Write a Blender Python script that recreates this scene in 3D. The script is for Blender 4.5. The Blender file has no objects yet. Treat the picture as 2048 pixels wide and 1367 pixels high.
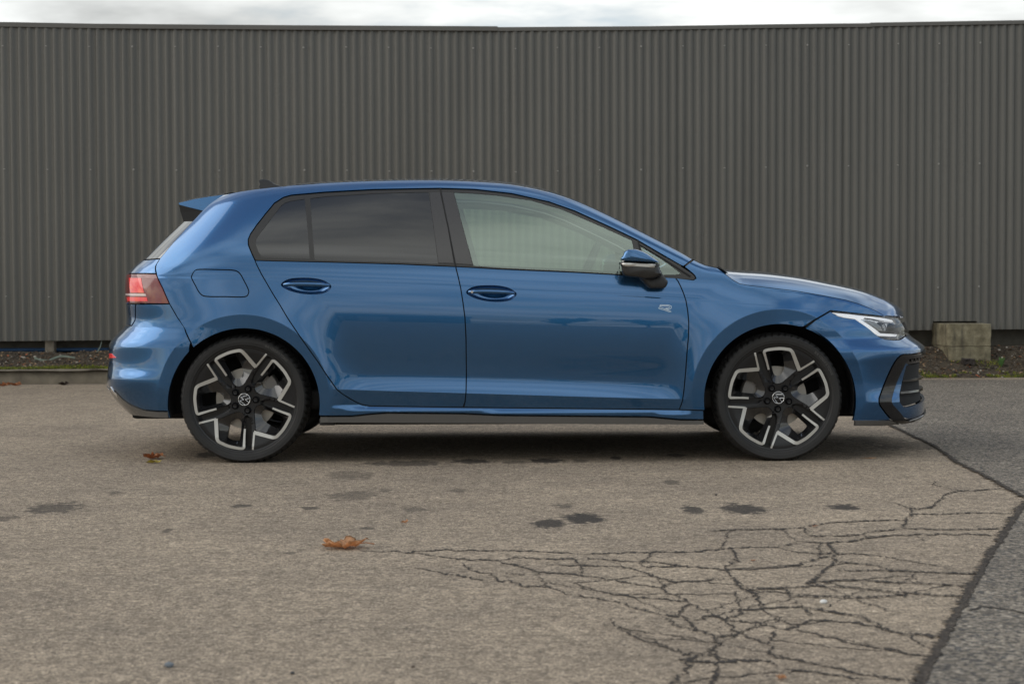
import bpy, bmesh, math, random
import numpy as np
from mathutils import Vector, Matrix, geometry, noise

random.seed(7)
rng = np.random.default_rng(7)
SC = bpy.context.scene
COL = SC.collection
R = math.radians

# ------------------------------------------------------------------ camera
F_PX, CX, CY = 3652.0, 1024.0, 683.5          # focal length and centre, in 2048-wide pixels
CAM = np.array([0.0045, -9.85, 0.92])
PITCH, ROLL = math.atan(133.5 / F_PX), R(0.20)
_fw = np.array([0, math.cos(PITCH), -math.sin(PITCH)])
_up = np.array([0, math.sin(PITCH), math.cos(PITCH)])
_rt = np.array([1.0, 0, 0])
UP = _up * math.cos(ROLL) + _rt * math.sin(ROLL)
RT = _rt * math.cos(ROLL) - _up * math.sin(ROLL)
FW = _fw
cam = bpy.data.cameras.new('camera')
cam.sensor_width = 36.0
cam.lens = F_PX / 2048 * 36.0
cam.clip_start, cam.clip_end = 0.1, 2000
cam.dof.use_dof = True
cam.dof.focus_distance = 9.1
cam.dof.aperture_fstop = 6.3
camo = bpy.data.objects.new('camera', cam)
COL.objects.link(camo)
M = Matrix.Identity(4)
for r in range(3):
    M[r][0], M[r][1], M[r][2], M[r][3] = RT[r], UP[r], -FW[r], CAM[r]
camo.matrix_world = M
SC.camera = camo

# ------------------------------------------------------------------ sky, sun, exposure
SUN_EL, SUN_AZ = R(34), R(263)                  # azimuth clockwise from +Y: behind the camera, to its left
world = bpy.data.worlds.new('World')
SC.world = world
world.use_nodes = True
wn = world.node_tree
wn.nodes.clear()
def WN(t, **k):
    n = wn.nodes.new(t)
    for a, v in k.items():
        setattr(n, a, v)
    return n
wo = WN('ShaderNodeOutputWorld'); bg = WN('ShaderNodeBackground'); bg.inputs[1].default_value = 0.13
sky = WN('ShaderNodeTexSky', sky_type='NISHITA', sun_disc=False, sun_elevation=SUN_EL, sun_rotation=SUN_AZ)
sky.air_density = 1.0; sky.dust_density = 1.5; sky.ozone_density = 1.0
tc = WN('ShaderNodeTexCoord'); sep = WN('ShaderNodeSeparateXYZ')
wn.links.new(tc.outputs['Generated'], sep.inputs[0])
mz = WN('ShaderNodeMath', operation='MAXIMUM'); wn.links.new(sep.outputs[2], mz.inputs[0]); mz.inputs[1].default_value = 0.0
az = WN('ShaderNodeMath', operation='ADD'); wn.links.new(mz.outputs[0], az.inputs[0]); az.inputs[1].default_value = 0.13
dx = WN('ShaderNodeMath', operation='DIVIDE'); wn.links.new(sep.outputs[0], dx.inputs[0]); wn.links.new(az.outputs[0], dx.inputs[1])
dy = WN('ShaderNodeMath', operation='DIVIDE'); wn.links.new(sep.outputs[1], dy.inputs[0]); wn.links.new(az.outputs[0], dy.inputs[1])
cmb = WN('ShaderNodeCombineXYZ'); wn.links.new(dx.outputs[0], cmb.inputs[0]); wn.links.new(dy.outputs[0], cmb.inputs[1])
cof = WN('ShaderNodeVectorMath', operation='ADD'); cof.inputs[1].default_value = (3.7, 1.9, 0.7); wn.links.new(cmb.outputs[0], cof.inputs[0])
n1 = WN('ShaderNodeTexNoise'); n1.inputs['Scale'].default_value = 0.85; n1.inputs['Detail'].default_value = 8; n1.inputs['Roughness'].default_value = 0.56
n2 = WN('ShaderNodeTexNoise'); n2.inputs['Scale'].default_value = 1.7; n2.inputs['Detail'].default_value = 6
wn.links.new(cof.outputs[0], n1.inputs['Vector']); wn.links.new(cof.outputs[0], n2.inputs['Vector'])
mr = WN('ShaderNodeMapRange', interpolation_type='SMOOTHSTEP'); mr.inputs[1].default_value = 0.40; mr.inputs[2].default_value = 0.53; mr.inputs[3].default_value = 0.30
wn.links.new(n1.outputs[0], mr.inputs[0])
cr = WN('ShaderNodeMapRange'); cr.inputs[1].default_value = 0.36; cr.inputs[2].default_value = 0.60; cr.inputs[3].default_value = 3.7; cr.inputs[4].default_value = 7.2
wn.links.new(n2.outputs[0], cr.inputs[0])
# an overcast sky is brighter overhead than at the horizon
oz = WN('ShaderNodeMath', operation='MULTIPLY_ADD'); wn.links.new(mz.outputs[0], oz.inputs[0]); oz.inputs[1].default_value = 0.34; oz.inputs[2].default_value = 0.90
om = WN('ShaderNodeMath', operation='MULTIPLY'); wn.links.new(cr.outputs[0], om.inputs[0]); wn.links.new(oz.outputs[0], om.inputs[1])
cc = WN('ShaderNodeVectorMath', operation='SCALE'); cc.inputs[0].default_value = (0.975, 1.0, 0.985)
wn.links.new(om.outputs[0], cc.inputs['Scale'])
mx = WN('ShaderNodeMix', data_type='RGBA')
wn.links.new(mr.outputs[0], mx.inputs[0]); wn.links.new(sky.outputs[0], mx.inputs[6]); wn.links.new(cc.outputs[0], mx.inputs[7])
wn.links.new(mx.outputs[2], bg.inputs[0]); wn.links.new(bg.outputs[0], wo.inputs[0])
sl = bpy.data.lights.new('sun', 'SUN'); sl.energy = 1.0; sl.angle = R(60); sl.color = (1.0, 0.95, 0.88)
so = bpy.data.objects.new('sun', sl); COL.objects.link(so)
so.rotation_euler = Vector((-math.sin(SUN_AZ) * math.cos(SUN_EL), -math.cos(SUN_AZ) * math.cos(SUN_EL), -math.sin(SUN_EL))).to_track_quat('-Z', 'Y').to_euler()
SC.view_settings.view_transform = 'Standard'
SC.view_settings.look = 'None'
SC.view_settings.exposure = 0.38
SC.view_settings.gamma = 1.0
SC.view_settings.use_curve_mapping = False
try:
    SC.cycles.use_denoising = True
    SC.cycles.max_bounces = 10
    SC.cycles.transparent_max_bounces = 12
    SC.cycles.glossy_bounces = 5
except Exception:
    pass

# ------------------------------------------------------------------ helpers
def ray(px, py):
    px = np.asarray(px, float); py = np.asarray(py, float)
    return FW + ((px - CX) / F_PX)[..., None] * RT + ((CY - py) / F_PX)[..., None] * UP
def at_y(px, py, Y):                              # the place on the upright plane y = Y seen at a pixel
    d = ray(px, py); s = (np.asarray(Y) - CAM[1]) / d[..., 1]
    return CAM + d * s[..., None]
def at_z(px, py, Z=0.0):                          # the place on the level plane z = Z seen at a pixel
    d = ray(px, py); s = (np.asarray(Z) - CAM[2]) / d[..., 2]
    return CAM + d * s[..., None]
def proj(P):
    d = np.asarray(P) - CAM
    zc = d @ FW
    return CX + F_PX * (d @ RT) / zc, CY - F_PX * (d @ UP) / zc
def pchip(xs, ys):
    xs = np.asarray(xs, float); ys = np.asarray(ys, float)
    o = np.argsort(xs); xs, ys = xs[o], ys[o]
    h = np.diff(xs); d = np.diff(ys) / h
    m = np.zeros(len(xs)); m[0], m[-1] = d[0], d[-1]
    for i in range(1, len(xs) - 1):
        if d[i - 1] * d[i] > 0:
            w1, w2 = 2 * h[i] + h[i - 1], h[i] + 2 * h[i - 1]
            m[i] = (w1 + w2) / (w1 / d[i - 1] + w2 / d[i])
    def f(x):
        x = np.clip(np.asarray(x, float), xs[0], xs[-1])
        i = np.clip(np.searchsorted(xs, x) - 1, 0, len(xs) - 2)
        t = (x - xs[i]) / h[i]
        t2, t3 = t * t, t * t * t
        return (2*t3 - 3*t2 + 1) * ys[i] + (t3 - 2*t2 + t) * h[i] * m[i] + (-2*t3 + 3*t2) * ys[i+1] + (t3 - t2) * h[i] * m[i+1]
    return f
def catmull(pts, n=6, closed=False):
    P = [np.array(p, float) for p in pts]
    k = len(P); out = []
    for i in range(k if closed else k - 1):
        p0 = P[(i - 1) % k] if closed or i > 0 else 2 * P[0] - P[1]
        p1, p2 = P[i], P[(i + 1) % k]
        p3 = P[(i + 2) % k] if closed or i + 2 < k else 2 * P[-1] - P[-2]
        for j in range(n):
            t = j / n
            out.append(0.5 * ((2*p1) + (-p0 + p2)*t + (2*p0 - 5*p1 + 4*p2 - p3)*t*t + (-p0 + 3*p1 - 3*p2 + p3)*t**3))
    if not closed:
        out.append(P[-1])
    return [tuple(o) for o in out]
def smooth01(a, b, x):
    t = np.clip((np.asarray(x, float) - a) / (b - a), 0, 1)
    return t * t * (3 - 2 * t)

def mk(name, V, Fc, mat, parent=None, smooth=True, normals=None):
    me = bpy.data.meshes.new(name)
    me.from_pydata([tuple(map(float, v)) for v in V], [], [tuple(map(int, f)) for f in Fc])
    me.update()
    if smooth:
        me.polygons.foreach_set('use_smooth', [True] * len(me.polygons))
    if mat is not None:
        me.materials.append(mat)
    if normals is not None:
        me.normals_split_custom_set_from_vertices([tuple(map(float, n)) for n in normals])
    o = bpy.data.objects.new(name, me)
    COL.objects.link(o)
    if parent is not None:
        o.parent = parent
    return o
def mk_bm(name, bm, mat, parent=None, smooth=False):
    me = bpy.data.meshes.new(name)
    bmesh.ops.recalc_face_normals(bm, faces=bm.faces)
    bm.to_mesh(me); bm.free()
    if smooth:
        me.polygons.foreach_set('use_smooth', [True] * len(me.polygons))
    if mat is not None:
        me.materials.append(mat)
    o = bpy.data.objects.new(name, me)
    COL.objects.link(o)
    if parent is not None:
        o.parent = parent
    return o
def autosmooth(o, deg=35):
    me = o.data
    bm = bmesh.new(); bm.from_mesh(me)
    for f in bm.faces: f.smooth = True
    for e in bm.edges:
        if len(e.link_faces) == 2 and e.calc_face_angle(0) > R(deg):
            e.smooth = False
    bm.to_mesh(me); bm.free()
    return o
def tag(o, label=None, cat=None, group=None, kind=None):
    if label: o['label'] = label
    if cat: o['category'] = cat
    if group: o['group'] = group
    if kind: o['kind'] = kind
    return o
def empty(name, loc=(0, 0, 0)):
    o = bpy.data.objects.new(name, None)
    o.empty_display_size = 0.1
    o.location = loc
    COL.objects.link(o)
    return o
def bevel_box(cx, cy, cz, sx, sy, sz, b=0.01, seg=2):
    bm = bmesh.new()
    bmesh.ops.create_cube(bm, size=1)
    for v in bm.verts:
        v.co = Vector((v.co.x * sx + cx, v.co.y * sy + cy, v.co.z * sz + cz))
    if b > 0:
        bmesh.ops.bevel(bm, geom=bm.edges[:], offset=b, segments=seg, profile=0.6, affect='EDGES')
    return bm
def tube(path, rad, n=8, cap=True, close=False):
    P = [np.array(p, float) for p in path]
    k = len(P); V = []; Fc = []
    rad = [rad] * k if np.isscalar(rad) else rad
    prev = None
    for i in range(k):
        a = P[(i - 1) % k] if (close or i > 0) else P[i]
        b = P[(i + 1) % k] if (close or i < k - 1) else P[i]
        t = b - a; t /= np.linalg.norm(t) + 1e-12
        if prev is None:
            ref = np.array([0, 0, 1.0]) if abs(t[2]) < 0.9 else np.array([1.0, 0, 0])
        else:
            ref = prev
        u = ref - t * (ref @ t); u /= np.linalg.norm(u) + 1e-12
        prev = u
        w = np.cross(t, u)
        for j in range(n):
            a_ = 2 * math.pi * j / n
            V.append(P[i] + rad[i] * (math.cos(a_) * u + math.sin(a_) * w))
    for i in range(k if close else k - 1):
        for j in range(n):
            i2 = (i + 1) % k
            Fc.append((i*n + j, i*n + (j+1) % n, i2*n + (j+1) % n, i2*n + j))
    if cap and not close:
        Fc.append(tuple(reversed(range(n)))); Fc.append(tuple((k-1)*n + j for j in range(n)))
    return V, Fc
def pts_in_poly(P, loop):
    x, y = P[:, 0][:, None], P[:, 1][:, None]
    A = np.asarray(loop); B = np.roll(A, -1, 0)
    c = ((A[:, 1] > y) != (B[:, 1] > y))
    with np.errstate(divide='ignore', invalid='ignore'):
        xi = (B[:, 0] - A[:, 0]) * (y - A[:, 1]) / (B[:, 1] - A[:, 1]) + A[:, 0]
    return (np.sum(c & (x < xi), axis=1) % 2) == 1
def in_loops(P, loops):
    r = np.zeros(len(P), bool)
    for i in range(0, len(P), 4000):
        q = P[i:i+4000]; m = pts_in_poly(q, loops[0])
        for h in loops[1:]:
            m &= ~pts_in_poly(q, h)
        r[i:i+4000] = m
    return r
def resample(loop, step, closed=True):
    A = np.asarray(loop, float)
    out = []
    n = len(A)
    for i in range(n if closed else n - 1):
        a, b = A[i], A[(i + 1) % n]
        L = np.linalg.norm(b - a)
        if L < 1e-7: continue
        k = max(1, int(math.ceil(L / step)))
        for j in range(k):
            out.append(a + (b - a) * j / k)
    if not closed: out.append(A[-1])
    return np.array(out)
def inset_loop(loop, d):
    A = np.asarray(loop); n = len(A)
    area = 0.5 * np.sum(A[:, 0] * np.roll(A[:, 1], -1) - np.roll(A[:, 0], -1) * A[:, 1])
    s = 1 if area > 0 else -1
    e = np.roll(A, -1, 0) - A
    e /= np.linalg.norm(e, axis=1)[:, None] + 1e-12
    nn = np.stack([-e[:, 1], e[:, 0]], 1) * s
    m = nn + np.roll(nn, 1, 0)
    l = np.linalg.norm(m, axis=1)[:, None]
    m = m / np.maximum(l, 1e-6) / np.maximum(l / 2, 0.5)
    return A + m * d
def cdt(loops, pts):
    V = []; E = []
    for L in loops:
        b = len(V); n = len(L)
        V += [Vector((p[0], p[1])) for p in L]
        E += [(b + i, b + (i + 1) % n) for i in range(n)]
    V += [Vector((p[0], p[1])) for p in pts]
    r = geometry.delaunay_2d_cdt(V, E, [], 0, 1e-7)
    P = np.array([(v.x, v.y) for v in r[0]])
    T = np.array([f for f in r[2] if len(f) == 3])
    c = P[T].mean(1)
    T = T[in_loops(c, loops)]
    return P, T, r[3]

# ------------------------------------------------------------------ materials
def nodes(m):
    m.use_nodes = True
    nt = m.node_tree
    return nt, nt.nodes.get('Principled BSDF')
def pmat(name, col, rough=0.5, metal=0.0, coat=0.0, coat_rough=0.03, spec=0.5, var=0.0, vscale=8.0, bump=0.0, bscale=200.0, ior=1.5):
    m = bpy.data.materials.new(name)
    nt, b = nodes(m)
    b.inputs['Base Color'].default_value = (*col, 1)
    b.inputs['Roughness'].default_value = rough
    b.inputs['Metallic'].default_value = metal
    b.inputs['Coat Weight'].default_value = coat
    b.inputs['Coat Roughness'].default_value = coat_rough
    b.inputs['Specular IOR Level'].default_value = spec
    b.inputs['IOR'].default_value = ior
    tc = nt.nodes.new('ShaderNodeTexCoord')
    if var > 0:
        n = nt.nodes.new('ShaderNodeTexNoise'); n.inputs['Scale'].default_value = vscale; n.inputs['Detail'].default_value = 6
        nt.links.new(tc.outputs['Object'], n.inputs['Vector'])
        mr = nt.nodes.new('ShaderNodeMapRange'); mr.inputs[1].default_value = 0.3; mr.inputs[2].default_value = 0.7
        mr.inputs[3].default_value = 1 - var; mr.inputs[4].default_value = 1 + var
        nt.links.new(n.outputs[0], mr.inputs[0])
        sc = nt.nodes.new('ShaderNodeVectorMath'); sc.operation = 'SCALE'; sc.inputs[0].default_value = col
        nt.links.new(mr.outputs[0], sc.inputs['Scale'])
        nt.links.new(sc.outputs[0], b.inputs['Base Color'])
    if bump > 0:
        n = nt.nodes.new('ShaderNodeTexNoise'); n.inputs['Scale'].default_value = bscale; n.inputs['Detail'].default_value = 3
        nt.links.new(tc.outputs['Object'], n.inputs['Vector'])
        bp = nt.nodes.new('ShaderNodeBump'); bp.inputs['Strength'].default_value = bump; bp.inputs['Distance'].default_value = 0.01
        nt.links.new(n.outputs[0], bp.inputs['Height']); nt.links.new(bp.outputs[0], b.inputs['Normal'])
    return m
def glass(name, tint, fres=1.5, boost=0.0, rough=0.0, refl=(1, 1, 1)):
    m = bpy.data.materials.new(name)
    m.use_nodes = True
    nt = m.node_tree; nt.nodes.clear()
    out = nt.nodes.new('ShaderNodeOutputMaterial')
    tr = nt.nodes.new('ShaderNodeBsdfTransparent'); tr.inputs[0].default_value = (*tint, 1)
    gl = nt.nodes.new('ShaderNodeBsdfGlossy'); gl.inputs['Roughness'].default_value = rough; gl.inputs['Color'].default_value = (*refl, 1)
    fr = nt.nodes.new('ShaderNodeFresnel'); fr.inputs[0].default_value = fres
    ad = nt.nodes.new('ShaderNodeMath'); ad.operation = 'ADD'; ad.inputs[1].default_value = boost; ad.use_clamp = True
    nt.links.new(fr.outputs[0], ad.inputs[0])
    mx = nt.nodes.new('ShaderNodeMixShader')
    nt.links.new(ad.outputs[0], mx.inputs[0]); nt.links.new(tr.outputs[0], mx.inputs[1]); nt.links.new(gl.outputs[0], mx.inputs[2])
    nt.links.new(mx.outputs[0], out.inputs[0])
    return m

def paint(name):
    m = pmat(name, (0.017, 0.102, 0.250), rough=0.17, metal=0.86, coat=1.0, coat_rough=0.015)
    nt, b = nodes(m)
    b.inputs['Coat IOR'].default_value = 1.6
    tc = nt.nodes.new('ShaderNodeTexCoord')                         # metallic flake
    v = nt.nodes.new('ShaderNodeTexVoronoi'); v.inputs['Scale'].default_value = 900
    nt.links.new(tc.outputs['Object'], v.inputs['Vector'])
    mr = nt.nodes.new('ShaderNodeMapRange'); mr.inputs[3].default_value = 0.90; mr.inputs[4].default_value = 1.10
    nt.links.new(v.outputs['Color'], mr.inputs[0])
    sc = nt.nodes.new('ShaderNodeVectorMath'); sc.operation = 'SCALE'; sc.inputs[0].default_value = (0.017, 0.102, 0.250)
    nt.links.new(mr.outputs[0], sc.inputs['Scale']); nt.links.new(sc.outputs[0], b.inputs['Base Color'])
    return m
MT = {}
MT['paint'] = paint('blue_metallic_paint')
MT['gloss_black'] = pmat('gloss_black_plastic', (0.005, 0.005, 0.006), 0.14, coat=0.5, spec=0.35, coat_rough=0.02)
MT['trim'] = pmat('satin_black_trim', (0.020, 0.019, 0.018), 0.30, bump=0.02, bscale=900)
MT['pillar'] = pmat('pillar_film', (0.022, 0.020, 0.020), 0.22, coat=0.6, coat_rough=0.12)
MT['plastic'] = pmat('grained_plastic', (0.022, 0.022, 0.023), 0.5, bump=0.15, bscale=1500)
MT['skirt'] = pmat('grey_black_skirt', (0.085, 0.083, 0.079), 0.16, coat=0.7, coat_rough=0.08)
MT['dark'] = pmat('dark_cavity', (0.006, 0.006, 0.006), 0.8)
MT['rubber'] = pmat('tyre_rubber', (0.011, 0.0105, 0.010), 0.64, var=0.25, vscale=14, bump=0.1, bscale=700)
MT['rim_black'] = pmat('wheel_black', (0.005, 0.005, 0.006), 0.34, coat=0.30, coat_rough=0.10, spec=0.35)
MT['silver'] = pmat('machined_alloy', (0.52, 0.51, 0.48), 0.36, metal=0.75)
MT['rim_pocket_lit'] = pmat('wheel_black_sky_lit', (0.014, 0.014, 0.015), 0.20, coat=1.0, coat_rough=0.05)  # the wheel black again, lightened: sky light on pocket facets is in the colour
MT['hatch_black'] = pmat('hatch_gloss_black', (0.010, 0.010, 0.010), 0.15, coat=1.0, coat_rough=0.04)
MT['hatch_black'].node_tree.nodes['Principled BSDF'].inputs['Coat IOR'].default_value = 1.9
MT['chrome'] = pmat('chrome', (0.78, 0.78, 0.78), 0.12, metal=1.0)
MT['disc'] = pmat('brake_disc_steel', (0.30, 0.28, 0.25), 0.42, metal=0.85, var=0.15, vscale=20)
MT['caliper'] = pmat('caliper_iron', (0.16, 0.15, 0.14), 0.6)
MT['interior'] = pmat('interior_dark', (0.020, 0.020, 0.020), 0.75)
MT['headliner'] = pmat('headliner_grey', (0.13, 0.13, 0.12), 0.9)
MT['seat'] = pmat('seat_fabric', (0.030, 0.030, 0.032), 0.9, bump=0.2, bscale=600)
MT['glass_front'] = glass('clear_green_glass', (0.72, 0.90, 0.77), 1.55, 0.165, refl=(.86, 1.0, .90))
MT['glass_screen'] = glass('windscreen_glass', (0.76, 0.84, 0.80), 1.5, 0.02)
MT['glass_rear'] = glass('privacy_glass', (0.045, 0.045, 0.045), 1.52, 0.04)
MT['lens_clear'] = glass('headlight_lens', (0.92, 0.93, 0.94), 1.45, 0.01)
MT['lens_red'] = pmat('tail_lens_dark_red', (0.155, 0.012, 0.013), 0.10, coat=1.0)
MT['lens_red2'] = pmat('tail_lens_bright_red', (0.62, 0.028, 0.030), 0.10, coat=1.0)
MT['lens_white'] = pmat('tail_lens_white', (0.62, 0.50, 0.50), 0.12, coat=1.0)
MT['light_guide'] = pmat('white_light_guide', (0.82, 0.84, 0.86), 0.16, coat=1.0)
def lit(m, col, st):
    b = m.node_tree.nodes.get('Principled BSDF')
    b.inputs['Emission Color'].default_value = (*col, 1); b.inputs['Emission Strength'].default_value = st
lit(MT['light_guide'], (1, 1, 1), 0.35)
lit(MT['lens_red2'], (1, .03, .03), 0.12)

# ================================================================== ground and wall
def nn(nt, t, **k):
    n = nt.nodes.new(t)
    for a, v in k.items(): setattr(n, a, v)
    return n
def asphalt_mat(name, c_lo, c_hi, c_stone, stains=(), grain=190, coarse=0.0):
    m = bpy.data.materials.new(name)
    nt, b = nodes(m); L = nt.links.new
    b.inputs['Roughness'].default_value = 0.88; b.inputs['Specular IOR Level'].default_value = 0.3
    tc = nn(nt, 'ShaderNodeTexCoord'); P = tc.outputs['Object']
    def noise_(sc, det=4, ro=.55):
        n = nn(nt, 'ShaderNodeTexNoise'); n.inputs['Scale'].default_value = sc; n.inputs['Detail'].default_value = det; n.inputs['Roughness'].default_value = ro
        L(P, n.inputs['Vector']); return n.outputs[0]
    def mrange(src, a, b_, c=0.0, d=1.0):
        n = nn(nt, 'ShaderNodeMapRange'); n.inputs[1].default_value = a; n.inputs[2].default_value = b_; n.inputs[3].default_value = c; n.inputs[4].default_value = d
        L(src, n.inputs[0]); return n.outputs[0]
    def mix(f, A, B):
        n = nn(nt, 'ShaderNodeMix', data_type='RGBA')
        if hasattr(f, 'is_linked'): L(f, n.inputs[0])
        else: n.inputs[0].default_value = f
        for i, v in ((6, A), (7, B)):
            if hasattr(v, 'is_linked'): L(v, n.inputs[i])
            else: n.inputs[i].default_value = (*v, 1)
        return n.outputs[2]
    def math_(op, a, b_=None):
        n = nn(nt, 'ShaderNodeMath', operation=op)
        for i, v in ((0, a), (1, b_)):
            if v is None: continue
            if hasattr(v, 'is_linked'): L(v, n.inputs[i])
            else: n.inputs[i].default_value = v
        return n.outputs[0]
    fine = noise_(grain, 3, .7)
    big = noise_(0.9, 5, .6)
    mid = noise_(3.2, 6, .68)
    col = mix(mrange(fine, .32, .68), c_lo, c_hi)
    vo = nn(nt, 'ShaderNodeTexVoronoi'); vo.inputs['Scale'].default_value = grain * .55; L(P, vo.inputs['Vector'])
    st = mrange(vo.outputs['Distance'], .16, .34, 1.0, 0.0)
    sel = mrange(vo.outputs['Color'], .45, .75)
    col = mix(math_('MULTIPLY', math_('MULTIPLY', st, sel), .75), col, c_stone)
    sel2 = mrange(vo.outputs['Color'], .42, .25)
    col = mix(math_('MULTIPLY', math_('MULTIPLY', st, sel2), .65), col, tuple(.35 * v for v in c_lo))
    if coarse:
        dk = mrange(noise_(58, 2, .5), .50, .585)
        col = mix(math_('MULTIPLY', dk, coarse), col, (.034, .037, .042))
    # weathering: broad tone changes, scattered pits
    tone = mix(mrange(big, .3, .7), (.80, .79, .79), (1.10, 1.09, 1.07))
    mul = nn(nt, 'ShaderNodeMix', data_type='RGBA', blend_type='MULTIPLY'); mul.inputs[0].default_value = 1.0
    L(col, mul.inputs[6]); L(tone, mul.inputs[7]); col = mul.outputs[2]
    tone = mix(mrange(mid, .3, .72), (1.10, 1.09, 1.07), (.82, .82, .82))
    mul = nn(nt, 'ShaderNodeMix', data_type='RGBA', blend_type='MULTIPLY'); mul.inputs[0].default_value = 1.0
    L(col, mul.inputs[6]); L(tone, mul.inputs[7]); col = mul.outputs[2]
    for sc_, amt in ((22, .14), (50, .52), (115, .50)):
        tone = mix(mrange(noise_(sc_, 5, .75), .34, .66), (1 - amt, 1 - amt, 1 - amt), (1 + amt, 1 + amt, 1 + amt))
        mul = nn(nt, 'ShaderNodeMix', data_type='RGBA', blend_type='MULTIPLY'); mul.inputs[0].default_value = 1.0
        L(col, mul.inputs[6]); L(tone, mul.inputs[7]); col = mul.outputs[2]
    tone = mix(mrange(noise_(11, 12, .86), .36, .64), (.68, .67, .66), (1.30, 1.30, 1.30))
    mul = nn(nt, 'ShaderNodeMix', data_type='RGBA', blend_type='MULTIPLY'); mul.inputs[0].default_value = 1.0
    L(col, mul.inputs[6]); L(tone, mul.inputs[7]); col = mul.outputs[2]
    pit = mrange(noise_(30, 3, .55), .63, .69)
    col = mix(math_('MULTIPLY', pit, .55), col, (.05, .045, .04))
    v3 = nn(nt, 'ShaderNodeTexVoronoi'); v3.inputs['Scale'].default_value = 42; L(P, v3.inputs['Vector'])
    sp_ = math_('MULTIPLY', mrange(v3.outputs['Distance'], .12, .28, 1.0, 0.0), mrange(v3.outputs['Color'], .53, .63))
    col = mix(math_('MULTIPLY', sp_, .8), col, (.045, .040, .038))
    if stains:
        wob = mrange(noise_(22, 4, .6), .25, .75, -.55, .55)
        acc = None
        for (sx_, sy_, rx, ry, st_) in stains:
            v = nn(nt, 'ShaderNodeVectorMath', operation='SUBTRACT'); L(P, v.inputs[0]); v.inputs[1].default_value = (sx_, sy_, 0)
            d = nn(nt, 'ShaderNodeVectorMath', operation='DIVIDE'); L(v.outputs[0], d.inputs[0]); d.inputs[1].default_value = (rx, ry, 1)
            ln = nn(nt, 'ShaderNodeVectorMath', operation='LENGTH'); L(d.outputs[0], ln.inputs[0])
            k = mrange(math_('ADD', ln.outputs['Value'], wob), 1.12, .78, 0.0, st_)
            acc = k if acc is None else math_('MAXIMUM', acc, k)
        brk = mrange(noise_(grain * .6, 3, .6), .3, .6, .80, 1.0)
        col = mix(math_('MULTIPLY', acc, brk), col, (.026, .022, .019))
    L(col, b.inputs['Base Color'])
    bp = nn(nt, 'ShaderNodeBump'); bp.inputs['Strength'].default_value = .55; bp.inputs['Distance'].default_value = .006
    h = math_('ADD', math_('MULTIPLY', fine, 1.0), math_('MULTIPLY', st, .8))
    L(h, bp.inputs['Height']); L(bp.outputs[0], b.inputs['Normal'])
    return m
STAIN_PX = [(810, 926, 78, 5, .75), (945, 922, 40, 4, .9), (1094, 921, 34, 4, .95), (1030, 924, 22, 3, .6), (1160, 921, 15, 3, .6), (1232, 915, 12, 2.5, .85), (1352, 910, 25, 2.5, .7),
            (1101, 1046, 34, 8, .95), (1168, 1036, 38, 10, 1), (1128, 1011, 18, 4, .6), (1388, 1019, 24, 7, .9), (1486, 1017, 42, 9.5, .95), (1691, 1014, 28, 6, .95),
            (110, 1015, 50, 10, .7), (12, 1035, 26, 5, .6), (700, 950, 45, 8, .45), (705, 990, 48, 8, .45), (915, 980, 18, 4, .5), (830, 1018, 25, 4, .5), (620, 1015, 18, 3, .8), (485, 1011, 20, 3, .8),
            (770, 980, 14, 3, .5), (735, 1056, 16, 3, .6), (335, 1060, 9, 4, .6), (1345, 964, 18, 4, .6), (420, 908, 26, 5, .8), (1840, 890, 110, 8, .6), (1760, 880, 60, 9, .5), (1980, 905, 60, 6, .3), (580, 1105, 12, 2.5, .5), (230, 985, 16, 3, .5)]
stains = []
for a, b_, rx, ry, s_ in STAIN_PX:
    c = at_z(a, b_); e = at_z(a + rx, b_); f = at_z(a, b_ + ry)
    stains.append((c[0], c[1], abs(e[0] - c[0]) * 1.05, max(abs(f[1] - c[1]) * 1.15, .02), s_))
MT['asphalt'] = asphalt_mat('worn_tan_asphalt', (.115, .090, .066), (.435, .365, .281), (.56, .485, .39), stains, 170)
MT['asphalt2'] = asphalt_mat('grey_coarse_asphalt', (.105, .092, .076), (.315, .278, .228), (.46, .42, .35), (), 150, .78)
ground = mk('asphalt', [(-400, -400, 0), (400, -400, 0), (400, 12, 0), (-400, 12, 0)], [(0, 1, 2, 3)], MT['asphalt'], None, False)
tag(ground, kind='structure')
def gz(pts): return [at_z(a, b_)[:2] for a, b_ in pts]
def A1(a, b_): return (1000 + a / 1.954, 880 + b_ / 1.954)
SEAM_UP = [(1770, 845), (1822, 870), (1870, 892)] + [A1(*p) for p in [(1790, 88), (1830, 110), (1880, 133), (1950, 170), (2010, 203), (2060, 228)]]
SEAM_LO = [A1(*p) for p in [(2075, 232), (2040, 268), (2010, 310), (1975, 370), (1930, 432), (1890, 500), (1858, 560), (1815, 640), (1770, 715), (1735, 790), (1695, 858), (1655, 940), (1610, 1030), (1500, 1250)]]
def jitter_line(P, step, amp, rnd):
    L = resample(np.array(P), step, False)
    d = np.gradient(L, axis=0); d /= np.linalg.norm(d, axis=1)[:, None] + 1e-9
    n_ = np.stack([-d[:, 1], d[:, 0]], 1)
    w = np.array([noise.noise((i * .55, rnd, 0)) * .6 + noise.noise((i * .17, rnd, 3)) for i in range(len(L))])
    w[0] *= .2; w[-1] *= .2
    return L + n_ * (w * amp)[:, None], d, n_
su, sl_ = gz(SEAM_UP), gz(SEAM_LO)
s0 = np.array(su[0]); s1 = np.array(su[1]); back = s0 + (s0 - s1) / np.linalg.norm(s0 - s1) * 1.6
edge, _, _ = jitter_line([tuple(back)] + su + sl_, .03, .010, 2.0)
poly = [tuple(p) for p in edge] + [(60, -9.5), (60, 5.9), (back[0], 5.9)]
V = [Vector((p[0], p[1])) for p in poly]
tris = geometry.tessellate_polygon([[Vector((p[0], p[1], 0)) for p in poly]])
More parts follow.
